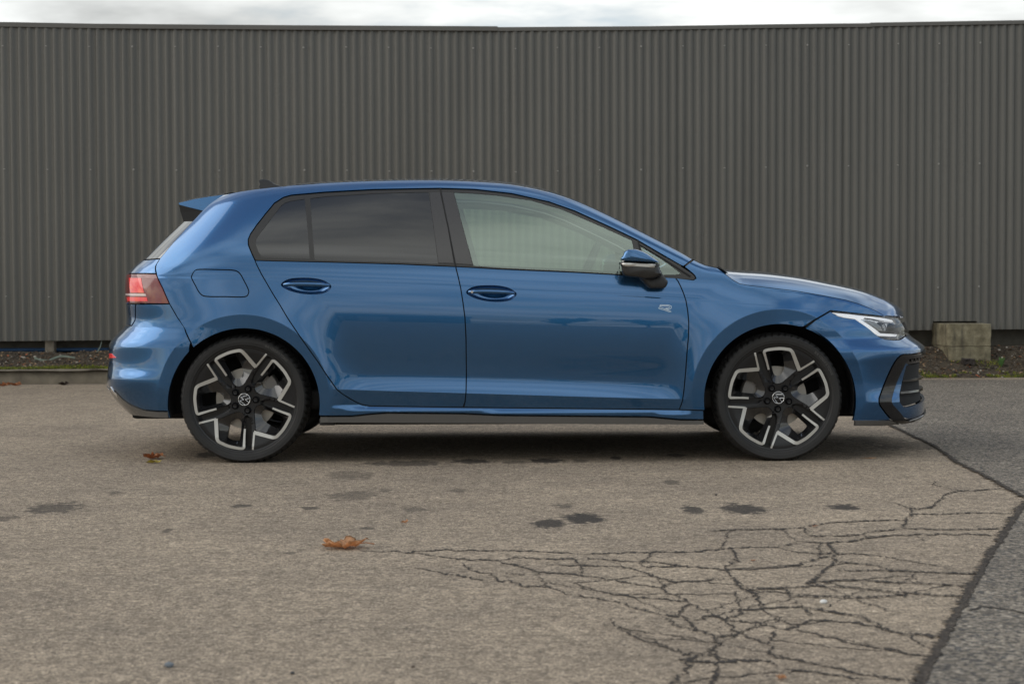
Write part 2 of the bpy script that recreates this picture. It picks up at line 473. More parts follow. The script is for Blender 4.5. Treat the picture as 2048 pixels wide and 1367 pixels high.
patch = mk('asphalt_patch', [(p[0], p[1], .004) for p in poly], tris, MT['asphalt2'], None, False)
tag(patch, kind='structure')
# cracks: dirt-filled, ragged lines
MT['crack'] = pmat('crack_dirt', (.024, .018, .014), .95, var=.5, vscale=60)
CR = [[(-545, 434), (-352, 437), (-240, 429), (0, 432), (110, 433), (230, 440), (360, 445), (545, 438), (740, 437), (850, 430), (905, 420), (1000, 418), (1090, 420), (1140, 435), (1250, 445), (1310, 440), (1400, 445), (1500, 455), (1580, 468), (1700, 490), (1770, 503)],
      [(-340, 440), (-190, 462), (0, 472), (50, 460), (150, 463), (300, 465)], [(-330, 497), (-250, 515), (-120, 535), (-50, 548)], [(-145, 482), (-110, 512), (-40, 520), (0, 550), (30, 548)],
      [(0, 480), (60, 487), (150, 515), (280, 525), (400, 540), (520, 560), (640, 578)], [(300, 465), (320, 500), (318, 525)], [(340, 460), (500, 475), (590, 475), (700, 490), (820, 500), (900, 510)],
      [(590, 440), (580, 460), (545, 480), (560, 495), (720, 495)], [(180, 487), (300, 490), (430, 492), (510, 500), (560, 520), (640, 545), (690, 555), (800, 548), (900, 540)],
      [(60, 487), (130, 510), (165, 545), (180, 572), (260, 600), (350, 615), (440, 628)], [(290, 560), (380, 590), (500, 610), (640, 622), (720, 632)], [(440, 628), (520, 655), (640, 685), (700, 688)],
      [(430, 700), (470, 745), (560, 785), (640, 800), (720, 840), (780, 835), (840, 820)], [(690, 555), (650, 565), (635, 580), (660, 600), (720, 620), (740, 640), (800, 665), (850, 690), (880, 700), (930, 685), (950, 665), (1040, 655), (1120, 655), (1190, 650)],
      [(740, 640), (715, 660), (705, 685), (740, 710), (760, 740), (800, 750), (840, 770), (850, 790)], [(640, 690), (680, 725), (740, 740)], [(760, 705), (800, 690), (860, 690)],
      [(905, 420), (920, 450), (925, 470), (880, 495), (885, 515), (910, 535), (930, 565), (960, 590), (1000, 600), (1020, 650)], [(890, 505), (1000, 505), (1120, 495), (1180, 485), (1250, 460), (1290, 455)],
      [(850, 430), (880, 400), (890, 360), (920, 350)], [(820, 355), (920, 350), (1100, 348), (1190, 342), (1230, 330), (1330, 320), (1450, 315), (1570, 312)],
      [(1570, 345), (1590, 310), (1610, 285), (1605, 265), (1640, 270), (1690, 260), (1720, 235), (1735, 215), (1790, 200), (1900, 195), (1960, 190)], [(1610, 290), (1700, 290), (1850, 285), (2005, 287)],
      [(1570, 345), (1700, 350), (1850, 350), (1985, 345)], [(1210, 375), (1300, 375), (1400, 370), (1470, 355), (1560, 350)], [(1160, 395), (1250, 402), (1330, 400), (1400, 390), (1500, 375), (1620, 370), (1800, 368), (1975, 372)],
      [(1110, 350), (1130, 375), (1160, 398)], [(1190, 345), (1190, 360), (1230, 378)], [(1280, 402), (1300, 425), (1310, 450), (1305, 480), (1260, 510), (1240, 535), (1210, 555), (1195, 580)], [(1245, 405), (1250, 440), (1245, 455)],
      [(1090, 420), (1120, 410), (1160, 402)], [(1310, 478), (1400, 482), (1470, 490), (1520, 508), (1620, 515), (1740, 520), (1870, 522)], [(1310, 510), (1420, 512), (1500, 508)], [(1190, 560), (1300, 550), (1400, 548), (1500, 555), (1600, 558), (1700, 562), (1845, 575)],
      [(960, 585), (1060, 582), (1130, 578), (1220, 570), (1300, 558)], [(1220, 572), (1320, 575), (1420, 580), (1500, 590), (1590, 598), (1700, 605), (1825, 615)], [(1100, 575), (1130, 600), (1150, 630), (1190, 655), (1220, 690)],
      [(1150, 612), (1220, 612), (1330, 612), (1480, 615), (1590, 602)], [(1260, 570), (1340, 600), (1400, 630), (1480, 650), (1530, 675)], [(1190, 655), (1300, 672), (1400, 688), (1470, 715), (1520, 745), (1600, 762), (1730, 768)],
      [(880, 705), (1000, 712), (1100, 740), (1160, 730), (1220, 700), (1320, 708), (1440, 720), (1500, 735)], [(880, 705), (920, 745), (980, 775), (1050, 795), (1080, 745)], [(1160, 740), (1260, 765), (1380, 795), (1500, 815), (1600, 835), (1690, 848)],
      [(1600, 762), (1640, 800), (1700, 822)], [(1020, 660), (1080, 690), (1110, 710), (1160, 730)], [(980, 590), (1010, 630), (1025, 660)], [(920, 590), (935, 640), (935, 665)], [(850, 790), (830, 820), (850, 850), (850, 885), (840, 920), (820, 960), (800, 1010)],
      [(850, 870), (950, 862), (1060, 862), (1080, 885)], [(1050, 795), (1050, 830), (1080, 850), (1180, 862), (1300, 890), (1420, 915), (1560, 935), (1640, 945)], [(850, 770), (900, 765), (930, 760)], [(780, 840), (730, 870), (720, 900), (680, 945), (650, 1000)],
      [(690, 855), (730, 865), (850, 870)], [(1620, 520), (1600, 550)], [(1590, 600), (1585, 614)], [(30, 545), (100, 575), (180, 572)], [(25, 520), (100, 528)], [(1630, 375), (1660, 395)], [(1700, 160), (1690, 175), (1760, 190), (1800, 200)],
      [(1540, 245), (1590, 262), (1605, 270)], [(1110, 895), (1220, 905), (1350, 925), (1420, 935)]]
WIDE = {17: 1.7, 28: 1.8, 13: 1.25, 14: 1.5, 39: 1.5, 47: 1.7, 21: 1.4, 51: 1.5, 48: 1.3, 41: 1.3, 42: 1.2, 36: 1.2, 31: 1.1, 33: 1.1, 25: 1.1, 40: 1.1}
for ci, c in enumerate(CR):
    P = gz([A1(*p) for p in c])
    L, d, n_ = jitter_line(P, .006, .013, ci * 7.3)
    L = L + np.array([[.004 * noise.noise((i * .21, ci, 2)), .020 * noise.noise((i * .13, ci, 6)) + .012 * noise.noise((i * .41, ci, 8))] for i in range(len(L))])
    k = len(L); w = np.empty(k)
    for i in range(k):
        e = min(i, k - 1 - i) / max(6, .10 * k)
        w[i] = (.0022 * WIDE.get(ci, .85) * (.50 + 1.0 * abs(noise.noise((i * .21, ci, 1))) * 1.6 + .6 * max(0, noise.noise((i * .036, ci, 9))))) * min(1, .35 + e) + .0009
    w *= (1 + 2.6 * np.abs(d[:, 0]) ** 2) * np.array([.30 + 1.4 * random.random() ** 1.5 for _ in range(k)])
    asym = np.array([random.uniform(-1, 1) * .0026 for i in range(k)]) * (1 + 1.8 * np.abs(d[:, 0]) ** 2)
    a = L + n_ * (w + asym)[:, None]; b_ = L - n_ * (w - asym)[:, None]
    z0 = .0018 + .00005 * (ci % 40)
    V = [(p[0], p[1], z0) for p in a] + [(p[0], p[1], z0) for p in b_]
    mk('crack', V, [(i, i + 1, k + i + 1, k + i) for i in range(k - 1)], MT['crack'], ground, False)
# hairline branches between the main cracks
_mains = [np.array(gz([A1(*p) for p in c])) for c in CR]
_mids = np.concatenate([resample(m_, .05, False) for m_ in _mains[3:]])
_lim = np.array(gz([A1(*p) for p in [(300, 440), (1780, 300)]]))
_made = 0
for tries in range(4000):
    if _made >= 42: break
    p = _mids[rng.integers(len(_mids))]; q2 = _mids[rng.integers(len(_mids))]
    dd = np.linalg.norm(p - q2)
    if not (.10 < dd < .42) or abs(q2[1] - p[1]) < .25 * dd * (rng.random() < .5): continue
    L, d, n_ = jitter_line([tuple(p), tuple(q2)], .006, .014, 300 + tries * .77)
    k = len(L); L = L + np.array([[.008 * noise.noise((i * .11, tries, 2)), .022 * noise.noise((i * .09, tries, 6))] for i in range(k)])
    w = .0011 * (1 + 2.4 * np.abs(d[:, 0]) ** 2) * np.array([.2 + 1.5 * random.random() for _ in range(k)])
    mk('crack', [(a[0], a[1], .0016) for a in L + n_ * w[:, None]] + [(a[0], a[1], .0016) for a in L - n_ * w[:, None]], [(i, i + 1, k + i + 1, k + i) for i in range(k - 1)], MT['crack'], ground, False)
    _made += 1
MT['seam'] = asphalt_mat('seam_grit', (.018, .014, .011), (.070, .057, .045), (.20, .175, .15), (), 120)
for nm, P, w0 in (('seam', su, .016), ('seam', sl_, .019)):
    L, d, n_ = jitter_line(P, .012, .010, w0 * 99)
    k = len(L)
    wa = np.array([w0 * (.40 + 1.3 * random.random() ** 2.2 + .9 * abs(noise.noise((i * .30, w0, 2))) + .5 * noise.noise((i * .05, w0, 4))) for i in range(k)])
    wb = np.array([w0 * (.20 + .4 * random.random() + .4 * abs(noise.noise((i * .40, w0, 6)))) for i in range(k)])
    a = L + n_ * wa[:, None] * (-1); b_ = L + n_ * wb[:, None]
    V = [(p[0], p[1], .0062) for p in a] + [(p[0], p[1], .0062) for p in b_]
    mk(nm, V, [(i, i + 1, k + i + 1, k + i) for i in range(k - 1)], MT['seam'], patch, False)
P = gz([A1(*p) for p in [(1835, 672), (1850, 664), (1885, 656), (1930, 662), (2000, 668), (2070, 684)]])
L, d, n_ = jitter_line(P, .010, .009, 55.5); k = len(L)
w = np.array([.004 + .006 * abs(noise.noise((i * .4, 3, 1))) for i in range(k)])
mk('crack', [(p[0], p[1], .0058) for p in L + n_ * w[:, None]] + [(p[0], p[1], .0058) for p in L - n_ * w[:, None]], [(i, i + 1, k + i + 1, k + i) for i in range(k - 1)], MT['crack'], patch, False)

# wall frame of reference: a runs along the wall to the right, b out of it towards the camera
W_O = np.array([0.0, 6.747]); W_E = np.array([math.cos(math.atan(.0537)), math.sin(math.atan(.0537))]); W_N = np.array([W_E[1], -W_E[0]])
def wp(a, b_, z): 
    p = W_O + W_E * a + W_N * b_
    return (p[0], p[1], z)
def wall_ab(px, py, b_=0.0):                          # pixel -> (a, z) on the plane b metres in front of the wall
    d = ray(px, py); n3 = np.array([W_N[0], W_N[1], 0]); o = np.array([W_O[0], W_O[1], 0]) + n3 * b_
    s = ((o - CAM) @ n3) / (d @ n3); p = CAM + d * s
    return float((p[:2] - W_O) @ W_E), float(p[2])
MT['sheet'] = bpy.data.materials.new('dark_grey_brown_steel_sheet')
nt, b = nodes(MT['sheet']); L_ = nt.links.new
b.inputs['Roughness'].default_value = .34; b.inputs['Specular IOR Level'].default_value = .5
tcn = nn(nt, 'ShaderNodeTexCoord')
mp = nn(nt, 'ShaderNodeMapping'); mp.inputs['Scale'].default_value = (9, 9, .35); L_(tcn.outputs['Object'], mp.inputs['Vector'])
n_a = nn(nt, 'ShaderNodeTexNoise'); n_a.inputs['Scale'].default_value = 1.0; n_a.inputs['Detail'].default_value = 6; L_(mp.outputs[0], n_a.inputs['Vector'])
n_b = nn(nt, 'ShaderNodeTexNoise'); n_b.inputs['Scale'].default_value = .6; n_b.inputs['Detail'].default_value = 3; L_(tcn.outputs['Object'], n_b.inputs['Vector'])
r1 = nn(nt, 'ShaderNodeMapRange'); r1.inputs[1].default_value = .3; r1.inputs[2].default_value = .7; r1.inputs[3].default_value = .89; r1.inputs[4].default_value = 1.10; L_(n_a.outputs[0], r1.inputs[0])
r2 = nn(nt, 'ShaderNodeMapRange'); r2.inputs[1].default_value = .3; r2.inputs[2].default_value = .7; r2.inputs[3].default_value = .94; r2.inputs[4].default_value = 1.06; L_(n_b.outputs[0], r2.inputs[0])
oi = nn(nt, 'ShaderNodeObjectInfo'); r0 = nn(nt, 'ShaderNodeMapRange'); r0.inputs[3].default_value = .95; r0.inputs[4].default_value = 1.06; L_(oi.outputs['Random'], r0.inputs[0])
m0 = nn(nt, 'ShaderNodeMath', operation='MULTIPLY'); L_(r1.outputs[0], m0.inputs[0]); L_(r0.outputs[0], m0.inputs[1])
m1 = nn(nt, 'ShaderNodeMath', operation='MULTIPLY'); L_(m0.outputs[0], m1.inputs[0]); L_(r2.outputs[0], m1.inputs[1])
vs_ = nn(nt, 'ShaderNodeVectorMath', operation='SCALE'); vs_.inputs[0].default_value = (.103, .099, .087); L_(m1.outputs[0], vs_.inputs['Scale'])
# thin pale scuffs
n_c = nn(nt, 'ShaderNodeTexNoise'); n_c.inputs['Scale'].default_value = 34; n_c.inputs['Detail'].default_value = 5; n_c.inputs['Roughness'].default_value = .7
mp2 = nn(nt, 'ShaderNodeMapping'); mp2.inputs['Scale'].default_value = (1, 1, .3); L_(tcn.outputs['Object'], mp2.inputs['Vector']); L_(mp2.outputs[0], n_c.inputs['Vector'])
r3 = nn(nt, 'ShaderNodeMapRange'); r3.inputs[1].default_value = .57; r3.inputs[2].default_value = .66; L_(n_c.outputs[0], r3.inputs[0])
sa, sz_ = wall_ab(1150, 108)
sp3 = wp(sa, 0, sz_)
sb = nn(nt, 'ShaderNodeVectorMath', operation='SUBTRACT'); L_(tcn.outputs['Object'], sb.inputs[0]); sb.inputs[1].default_value = sp3
dv = nn(nt, 'ShaderNodeVectorMath', operation='DIVIDE'); L_(sb.outputs[0], dv.inputs[0]); dv.inputs[1].default_value = (.19, 1, .055)
ln = nn(nt, 'ShaderNodeVectorMath', operation='LENGTH'); L_(dv.outputs[0], ln.inputs[0])
r4 = nn(nt, 'ShaderNodeMapRange'); r4.inputs[1].default_value = 1.0; r4.inputs[2].default_value = .6; L_(ln.outputs['Value'], r4.inputs[0])
m2 = nn(nt, 'ShaderNodeMath', operation='MULTIPLY'); L_(r3.outputs[0], m2.inputs[0]); L_(r4.outputs[0], m2.inputs[1])
m3 = nn(nt, 'ShaderNodeMath', operation='MULTIPLY'); L_(m2.outputs[0], m3.inputs[0]); m3.inputs[1].default_value = .6
mxs = nn(nt, 'ShaderNodeMix', data_type='RGBA'); L_(m3.outputs[0], mxs.inputs[0]); L_(vs_.outputs[0], mxs.inputs[6]); mxs.inputs[7].default_value = (.42, .42, .42, 1)
L_(mxs.outputs[2], b.inputs['Base Color'])

PITCHM = 0.0762
wall = empty('corrugated_wall', wp(0, 0, .35))
wall_loc = np.array(wall.location)
tag(wall, 'long dark grey-brown corrugated steel wall running behind the blue car', 'wall')
def wmk(name, V, Fc, mat, smooth=True, normals=None):
    return mk(name, [np.array(v) - wall_loc for v in V], Fc, mat, wall, smooth)
bot_pts = [wall_ab(*p) for p in [(0, 682), (218, 680), (1819, 660), (1983, 658.4), (2048, 658)]]
def wbot(a): return float(np.interp(a, [p[0] for p in bot_pts], [p[1] for p in bot_pts])) if bot_pts[0][0] <= a <= bot_pts[-1][0] else (bot_pts[0][1] if a < 0 else bot_pts[-1][1])
top_pts = [wall_ab(*p) for p in [(0, 46), (212, 50), (600, 53), (995, 55), (1300, 53), (1548, 49), (1745, 47), (2048, 42)]]
def wtop(a): return float(np.interp(a, [p[0] for p in top_pts], [p[1] for p in top_pts]))
na0, na1 = wall_ab(1866, 650)[0], wall_ab(1954, 650)[0]
nz = wall_ab(1900, 642)[1]
screw_a0 = wall_ab(863, 340)[0]
phase = screw_a0                                     # a crest sits on each screw
sheet_w = 10 * PITCHM
for k in range(-13, 13):
    a0 = phase + PITCHM * (10 * k - .55); a1 = a0 + sheet_w + PITCHM * .75
    cols = np.linspace(a0, a1, 10 * 12 + 10)
    lap = .0030 * ((k % 2)) + random.uniform(0, .0006)
    V = []; nz_rows = 4
    for a in cols:
        ph = 2 * math.pi * (a - phase) / PITCHM
        c = math.cos(ph); bb = .0098 * (math.copysign(abs(c) ** .82, c)) + lap
        zb_ = wbot(a); zt_ = wtop(a) - .004
        if na0 < a < na1: zb_ = nz
        for r_ in range(nz_rows):
            f = r_ / (nz_rows - 1)
            z = zb_ + (zt_ - zb_) * f
            V.append(wp(a, bb + .0012 * noise.noise((a * .9, z * .8, k)), z))
    m = len(cols)
    Fc = [(i*nz_rows + r_, (i+1)*nz_rows + r_, (i+1)*nz_rows + r_ + 1, i*nz_rows + r_ + 1) for i in range(m - 1) for r_ in range(nz_rows - 1)]
    wmk('sheet', V, Fc, MT['sheet'])
# capping along the top in lengths
MT['flash'] = pmat('capping_steel', (.105, .099, .088), .42, var=.06, vscale=3)
caps = [(-9.9, wall_ab(212, 48)[0], 0.0), (wall_ab(212, 48)[0], wall_ab(995, 51)[0], .0), (wall_ab(995, 51)[0], wall_ab(1745, 45)[0], -.007), (wall_ab(1745, 45)[0], 9.9, -.002)]
for ci, (a0, a1, dz) in enumerate(caps):
    pr = []
    off = .002 * (ci % 2) + (.006 if ci == 1 else 0)
    A_ = np.linspace(a0 - (.0 if ci == 0 else .02), a1, 24)
    V = []
    for a in A_:
        zt_ = wtop(a) + dz
        hgt = .036 if ci < 2 else .030
        V += [wp(a, .016 + off, zt_ - hgt), wp(a, .020 + off, zt_ - hgt + .002), wp(a, .019 + off, zt_ + .004), wp(a, .014 + off, zt_ + .007), wp(a, -.22, zt_ + .012), wp(a, -.22, zt_ - .05)]
    m = 6
    Fc = [(i*m + j, (i+1)*m + j, (i+1)*m + j + 1, i*m + j + 1) for i in range(len(A_) - 1) for j in range(m - 1)] + [tuple(range(m)), tuple((len(A_)-1)*m + j for j in range(m))]
    autosmooth(wmk('capping', V, Fc, MT['flash']), 30)
# screws with washers
MT['screw'] = pmat('screw_head', (.30, .29, .27), .5, metal=.3)
bm = bmesh.new()
bmesh.ops.create_cone(bm, cap_ends=True, segments=12, radius1=.0095, radius2=.0085, depth=.003)
r_ = bmesh.ops.create_cone(bm, cap_ends=True, segments=6, radius1=.0058, radius2=.0050, depth=.007)
bmesh.ops.translate(bm, verts=r_['verts'], vec=(0, 0, .0045))
bmesh.ops.rotate(bm, verts=bm.verts, matrix=Matrix.Rotation(R(90), 3, 'X'))
screw_me = bpy.data.meshes.new('screw'); bm.to_mesh(screw_me); bm.free(); screw_me.materials.append(MT['screw'])
rows = []
for py0 in (95, 341, 595):
    rows.append([wall_ab(0, py0 - 3), wall_ab(1024, py0 + 2), wall_ab(2048, py0 - (10 if py0 < 200 else 16 if py0 < 400 else 24))])
for rw in rows:
    for k in range(-13, 14):
        a = screw_a0 + 5 * PITCHM * k + (PITCHM if k > 10 else 0)
        z = float(np.interp(a, [p[0] for p in rw], [p[1] for p in rw])) + random.uniform(-.004, .004)
        o = bpy.data.objects.new('screw', screw_me); COL.objects.link(o); o.parent = wall
        o.location = np.array(wp(a, .0105, z)) - wall_loc
# framing behind the sheets, footing under them
MT['timber'] = pmat('weathered_timber', (.17, .145, .11), .9, var=.35, vscale=14, bump=.3, bscale=60)
MT['footing'] = pmat('old_footing_concrete', (.10, .092, .075), .95, var=.35, vscale=7, bump=.4, bscale=40)
for z in (.75, 1.7, 2.85):
    V = [wp(a, b_, z + dz) for a in (-9.9, 9.9) for b_, dz in ((-.02, -.03), (-.02, .03), (-.07, .03), (-.07, -.03))]
    wmk('girt', V, [(0, 1, 5, 4), (1, 2, 6, 5), (2, 3, 7, 6), (3, 0, 4, 7), (0, 3, 2, 1), (4, 5, 6, 7)], MT['timber'], False)
V = [wp(a, b_, z) for a in (-9.9, 9.9) for b_, z in ((-.24, -.05), (-.24, .75), (-.36, .75), (-.36, -.05))]
wmk('footing', V, [(0, 1, 5, 4), (1, 2, 6, 5), (2, 3, 7, 6), (3, 0, 4, 7), (0, 3, 2, 1), (4, 5, 6, 7)], MT['footing'], False)

# garden bed: soil, kerb, moss, litter
def soil_h(a, b_):
    left = np.interp(b_, [-.4, 0, .12, .35, .60, .70], [.24, .245, .225, .175, .128, .118])
    right = np.interp(b_, [-.4, 0, .12, .30, .50, .66, .78], [.25, .245, .215, .135, .06, .012, -.02])
    k = float(smooth01(1.6, 2.4, a))
    return left * (1 - k) + right * k + .016 * noise.noise((a * 3.1, b_ * 3.1, 0)) + .010 * noise.noise((a * 9, b_ * 9, 4)) * (1 if k > .5 or b_ < .55 else .4)
MT['soil'] = bpy.data.materials.new('soil')
nt, b = nodes(MT['soil']); L_ = nt.links.new
b.inputs['Roughness'].default_value = .97; b.inputs['Specular IOR Level'].default_value = .2
tcn = nn(nt, 'ShaderNodeTexCoord')
n_a = nn(nt, 'ShaderNodeTexNoise'); n_a.inputs['Scale'].default_value = 38; n_a.inputs['Detail'].default_value = 6; n_a.inputs['Roughness'].default_value = .7; L_(tcn.outputs['Object'], n_a.inputs['Vector'])
rp = nn(nt, 'ShaderNodeValToRGB'); L_(n_a.outputs[0], rp.inputs[0])
rp.color_ramp.elements[0].position = .3; rp.color_ramp.elements[0].color = (.022, .017, .012, 1); rp.color_ramp.elements[1].position = .75; rp.color_ramp.elements[1].color = (.13, .105, .075, 1)
L_(rp.outputs[0], b.inputs['Base Color'])
bp = nn(nt, 'ShaderNodeBump'); bp.inputs['Strength'].default_value = .8; bp.inputs['Distance'].default_value = .02; L_(n_a.outputs[0], bp.inputs['Height']); L_(bp.outputs[0], b.inputs['Normal'])
av = np.linspace(-9.5, 9.5, 420); bv = np.linspace(-.3, .78, 34)
V = [wp(a, bb, soil_h(a, bb)) for a in av for bb in bv]; m = len(bv)
soil = mk('soil', V, [(i*m + j, (i+1)*m + j, (i+1)*m + j + 1, i*m + j + 1) for i in range(len(av) - 1) for j in range(m - 1)], MT['soil'])
tag(soil, kind='structure')
MT['kerb'] = pmat('kerb_concrete', (.175, .150, .112), .93, var=.30, vscale=9, bump=.5, bscale=90)
KA, KB = -9.5, 2.05
V = []; A_ = np.linspace(KA, KB, 260)
pr = [(.74, -.02), (.745, .035), (.735, .100), (.715, .119), (.69, .124), (.60, .124), (.595, .02)]
for a in A_:
    for bb, z in pr:
        V.append(wp(a, bb + .003 * noise.noise((a * 4, z * 9, 1)), z + (.002 * noise.noise((a * 6, bb * 20, 2)) if z > .05 else 0)))
m = len(pr)
kerb = mk('kerb', V, [(i*m + j, (i+1)*m + j, (i+1)*m + j + 1, i*m + j + 1) for i in range(len(A_) - 1) for j in range(m - 1)] + [tuple((len(A_)-1)*m + j for j in range(m))], MT['kerb'])
autosmooth(kerb, 40); tag(kerb, kind='structure')

# ================================================================== the car
HUB_X, HUB_Z, HUB_Y = 1.318, 0.312, 0.850
Y_S = -0.88
def q(pts, Y=Y_S):                                # pixel measurements of the car's flank -> car x, z
    P = at_y([p[0] for p in pts], [p[1] for p in pts], Y)
    return P[:, 0], P[:, 2]
def curve_px(pts, Y=Y_S):
    x, z = q(pts, Y)
    return pchip(x, z)
belt = curve_px([(200, 514), (512, 520), (650, 523.6), (800, 528), (911, 533), (1149, 544), (1350, 556), (1480, 561), (1640, 575), (1800, 600)])
char = curve_px([(200, 554), (319, 556), (563, 561), (661, 566), (909, 576), (1030, 584), (1226, 592), (1373, 601), (1600, 618), (1850, 650)])
low = curve_px([(200, 765), (400, 768), (674, 778), (930, 785), (1368, 798), (1700, 806), (1850, 810)])
sill = curve_px([(200, 800), (640, 810), (739, 811.6), (926, 814.2), (1358, 819), (1410, 820), (1850, 826)])
_top = [(330, 410, .52), (443.8, 389.5, .56), (522, 377.5, .575), (623, 368, .58), (749.5, 362, .585), (864, 360, .585), (998, 365.5, .585), (1060, 374.8, .59),
        (1124, 391.8, .60), (1174, 411.5, .615), (1224, 435, .635), (1273.6, 460, .66), (1323, 485, .69), (1360.7, 504.5, .715), (1388, 520, .735), (1410, 529.3, .75),
        (1436, 535.0, .765), (1456, 545, .79), (1479.5, 557, .815), (1530, 564.5, .82), (1591, 572, .82), (1691, 590, .785), (1736, 604.5, .75), (1770.5, 622, .71), (1808, 631, .64), (1860, 640, .5)]
_tp = np.array([at_y(a, b, -c) for a, b, c in _top])
ztop = pchip(_tp[:, 0], _tp[:, 2])
def seg(z, lo, hi, slo, shi, ref_above):
    """half-width lost (ref_above: segment above the reference) or gained over a strip whose slope runs linearly"""
    h = hi - lo
    if ref_above:
        a = np.clip(z, lo, hi) - lo
        return -(slo * a + (shi - slo) * a * a / (2 * h))
    a = hi - np.clip(z, lo, hi)
    return shi * a + (slo - shi) * a * a / (2 * h)
def Wside(x, z):
    zb, z1, z4, z5 = belt(x), char(x), low(x), sill(x)
    z2 = 0.676 - 0.030 * x
    z3 = z4 + 0.165
    z3b = z4 + 0.085
    sc = np.clip(1 - np.abs((x - 0.0) / 0.93) ** 2.6, 0, 1)
    ss = smooth01(1.02, 0.90, np.abs(x))
    w = 0.8835 - 0.004 * x * x
    w = w + seg(z, z1, z1 + .008, 0.27, 0.27, True) + seg(z, z1 + .008, zb, 0.055, 0.25, True)
    w = w + seg(z, zb, zb + 0.10, 0.25, 0.42, True)
    w = w + seg(z, zb + 0.10, zb + 0.60, 0.42, 0.66, True)
    w = w + seg(z, z2, z1, 0.010, 0.085, False)
    w = w + seg(z, z3, z2, -0.035, 0.010, False)
    w = w + seg(z, z3b, z3, 0.00, -0.035, False)
    w = w + seg(z, z4, z3b, 0.04 + 0.27 * sc, 0.00, False)
    w = w + seg(z, z5, z4, -0.13, -0.10 - 0.04 * sc, False)
    w = w + seg(z, z5 - 0.016, z5, 0.75 * ss - 0.08, 0.75 * ss - 0.08, False)
    w = w + seg(z, z5 - 0.20, z5 - 0.016, -0.10, -0.08, False)
    # roof and screen narrow towards the front and the tail
    up = np.clip((z - zb) / 0.45, 0, 1) ** 1.8
    w = w - up * (0.030 * np.clip((x - 0.1) / 0.8, 0, 1.2) ** 2 + 0.045 * np.clip((-x - 0.5) / 1.1, 0, 1.2) ** 2)
    # rear bumper crease
    rb = smooth01(-1.45, -1.95, x)
    w = w + rb * 0.010 * (smooth01(0.462, 0.415, z) - smooth01(0.412, 0.31, z) * 1.8)
    # front bumper lower crease
    fb = smooth01(1.68, 1.80, x)
    w = w + fb * 0.012 * (smooth01(0.34, 0.275, z))
    return w
XFA, XRA, NF, NR = 1.02, -1.10, 2.9, 4.4
def se_table(nx, ax, ay):
    th = np.linspace(0, math.pi / 2, 20001)
    X = np.sin(th) ** (2 / nx); Y = np.cos(th) ** (2 / nx)
    L = np.concatenate([[0], np.cumsum(np.hypot(np.diff(X) * ax, np.diff(Y) * ay))])
    s = np.linspace(0, 1, 6001)
    return L[-1], s, np.interp(s, L / L[-1], X), np.interp(s, L / L[-1], Y)
LF, _sf, _Xf, _Yf = se_table(NF, 1.10, 0.86)
LR, _sr, _Xr, _Yr = se_table(NR, 0.98, 0.86)
TF, TR = XFA + LF, XRA - LR
def fit_profile(pts, front):
    xa, X, Y = (XFA, _Xf, _Yf) if front else (XRA, _Xr, _Yr)
    zs, xs = [], []
    for px, py in pts:
        yt = -0.45
        for _ in range(5):
            P = at_y(px, py, yt); z = P[2]
            a0, a1 = at_y(px, py, 0.0)[0], at_y(px, py, -1.0)[0]
            B = float(Wside(np.array(xa), np.array(z)))
            sgn = 1 if front else -1
            lo, hi = 0.2, 1.6
            for _k in range(40):
                e = 0.5 * (lo + hi)
                xx = xa + sgn * e * X; yy = -B * Y
                g = sgn * (xx - (a0 + (a0 - a1) * yy))
                if g.max() > 0: hi = e
                else: lo = e
            yt = float(yy[np.argmax(g)])
        zs.append(z); xs.append(xa + sgn * e)
    o = np.argsort(zs)
    return pchip(np.array(zs)[o], np.array(xs)[o])
xf = fit_profile([(1790, 849), (1838, 836), (1850, 826), (1851.5, 810), (1850, 785), (1847, 750), (1849, 722), (1851, 708), (1850, 694), (1842, 686), (1828, 676.5), (1819.5, 669),
                  (1818.5, 655), (1814, 642), (1810, 634), (1808, 600)], True)
xr = fit_profile([(262, 830), (224, 790), (213, 768), (214, 752), (216.5, 720), (217, 692), (222, 681), (238, 664), (250, 650), (252.5, 635), (250.5, 606), (249.8, 580), (252, 552),
                  (262, 538), (284, 519), (325, 479), (364, 443), (402, 409), (430, 391)], False)
AF = [(-HUB_X, 0.312, *[0] * 0), (HUB_X, 0.312)]
R_BAND = (0.428, 0.432)
def S(t, z):
    t = np.asarray(t, float); z = np.asarray(z, float)
    t, z = np.broadcast_arrays(t, z)
    x = t.copy(); yf = np.ones_like(t)
    sF = np.clip((t - XFA) / LF, 0, 1); sR = np.clip((XRA - t) / LR, 0, 1)
    x = np.where(t > XFA, XFA + (xf(z) - XFA) * np.interp(sF, _sf, _Xf), x)
    x = np.where(t < XRA, XRA + (xr(z) - XRA) * np.interp(sR, _sr, _Xr), x)
    yf = np.where(t > XFA, np.interp(sF, _sf, _Yf), np.where(t < XRA, np.interp(sR, _sr, _Yr), 1.0))
    w = Wside(x, z) * yf
    for (hx, hz), rb in zip(((-HUB_X, 0.305), (HUB_X, 0.318)), R_BAND):
        rho = np.hypot(x - hx, z - hz)
        bl = np.clip((0.63 - rho) / (0.63 - rb), 0, 1) ** 2
        w = w + bl * (Wside(x, np.full_like(z, 0.60)) * yf + 0.012 - w)
    RR = np.where(x > 0.95, 0.036, 0.056)
    RR = 0.056 - 0.020 * smooth01(0.8, 1.1, x)
    d = np.clip(ztop(x) - z, 0.03 * RR, RR)
    rnd = RR - np.sqrt(np.maximum(RR * RR - (RR - d) ** 2, 0))
    return np.stack([x, -(w - rnd * yf), z], -1)
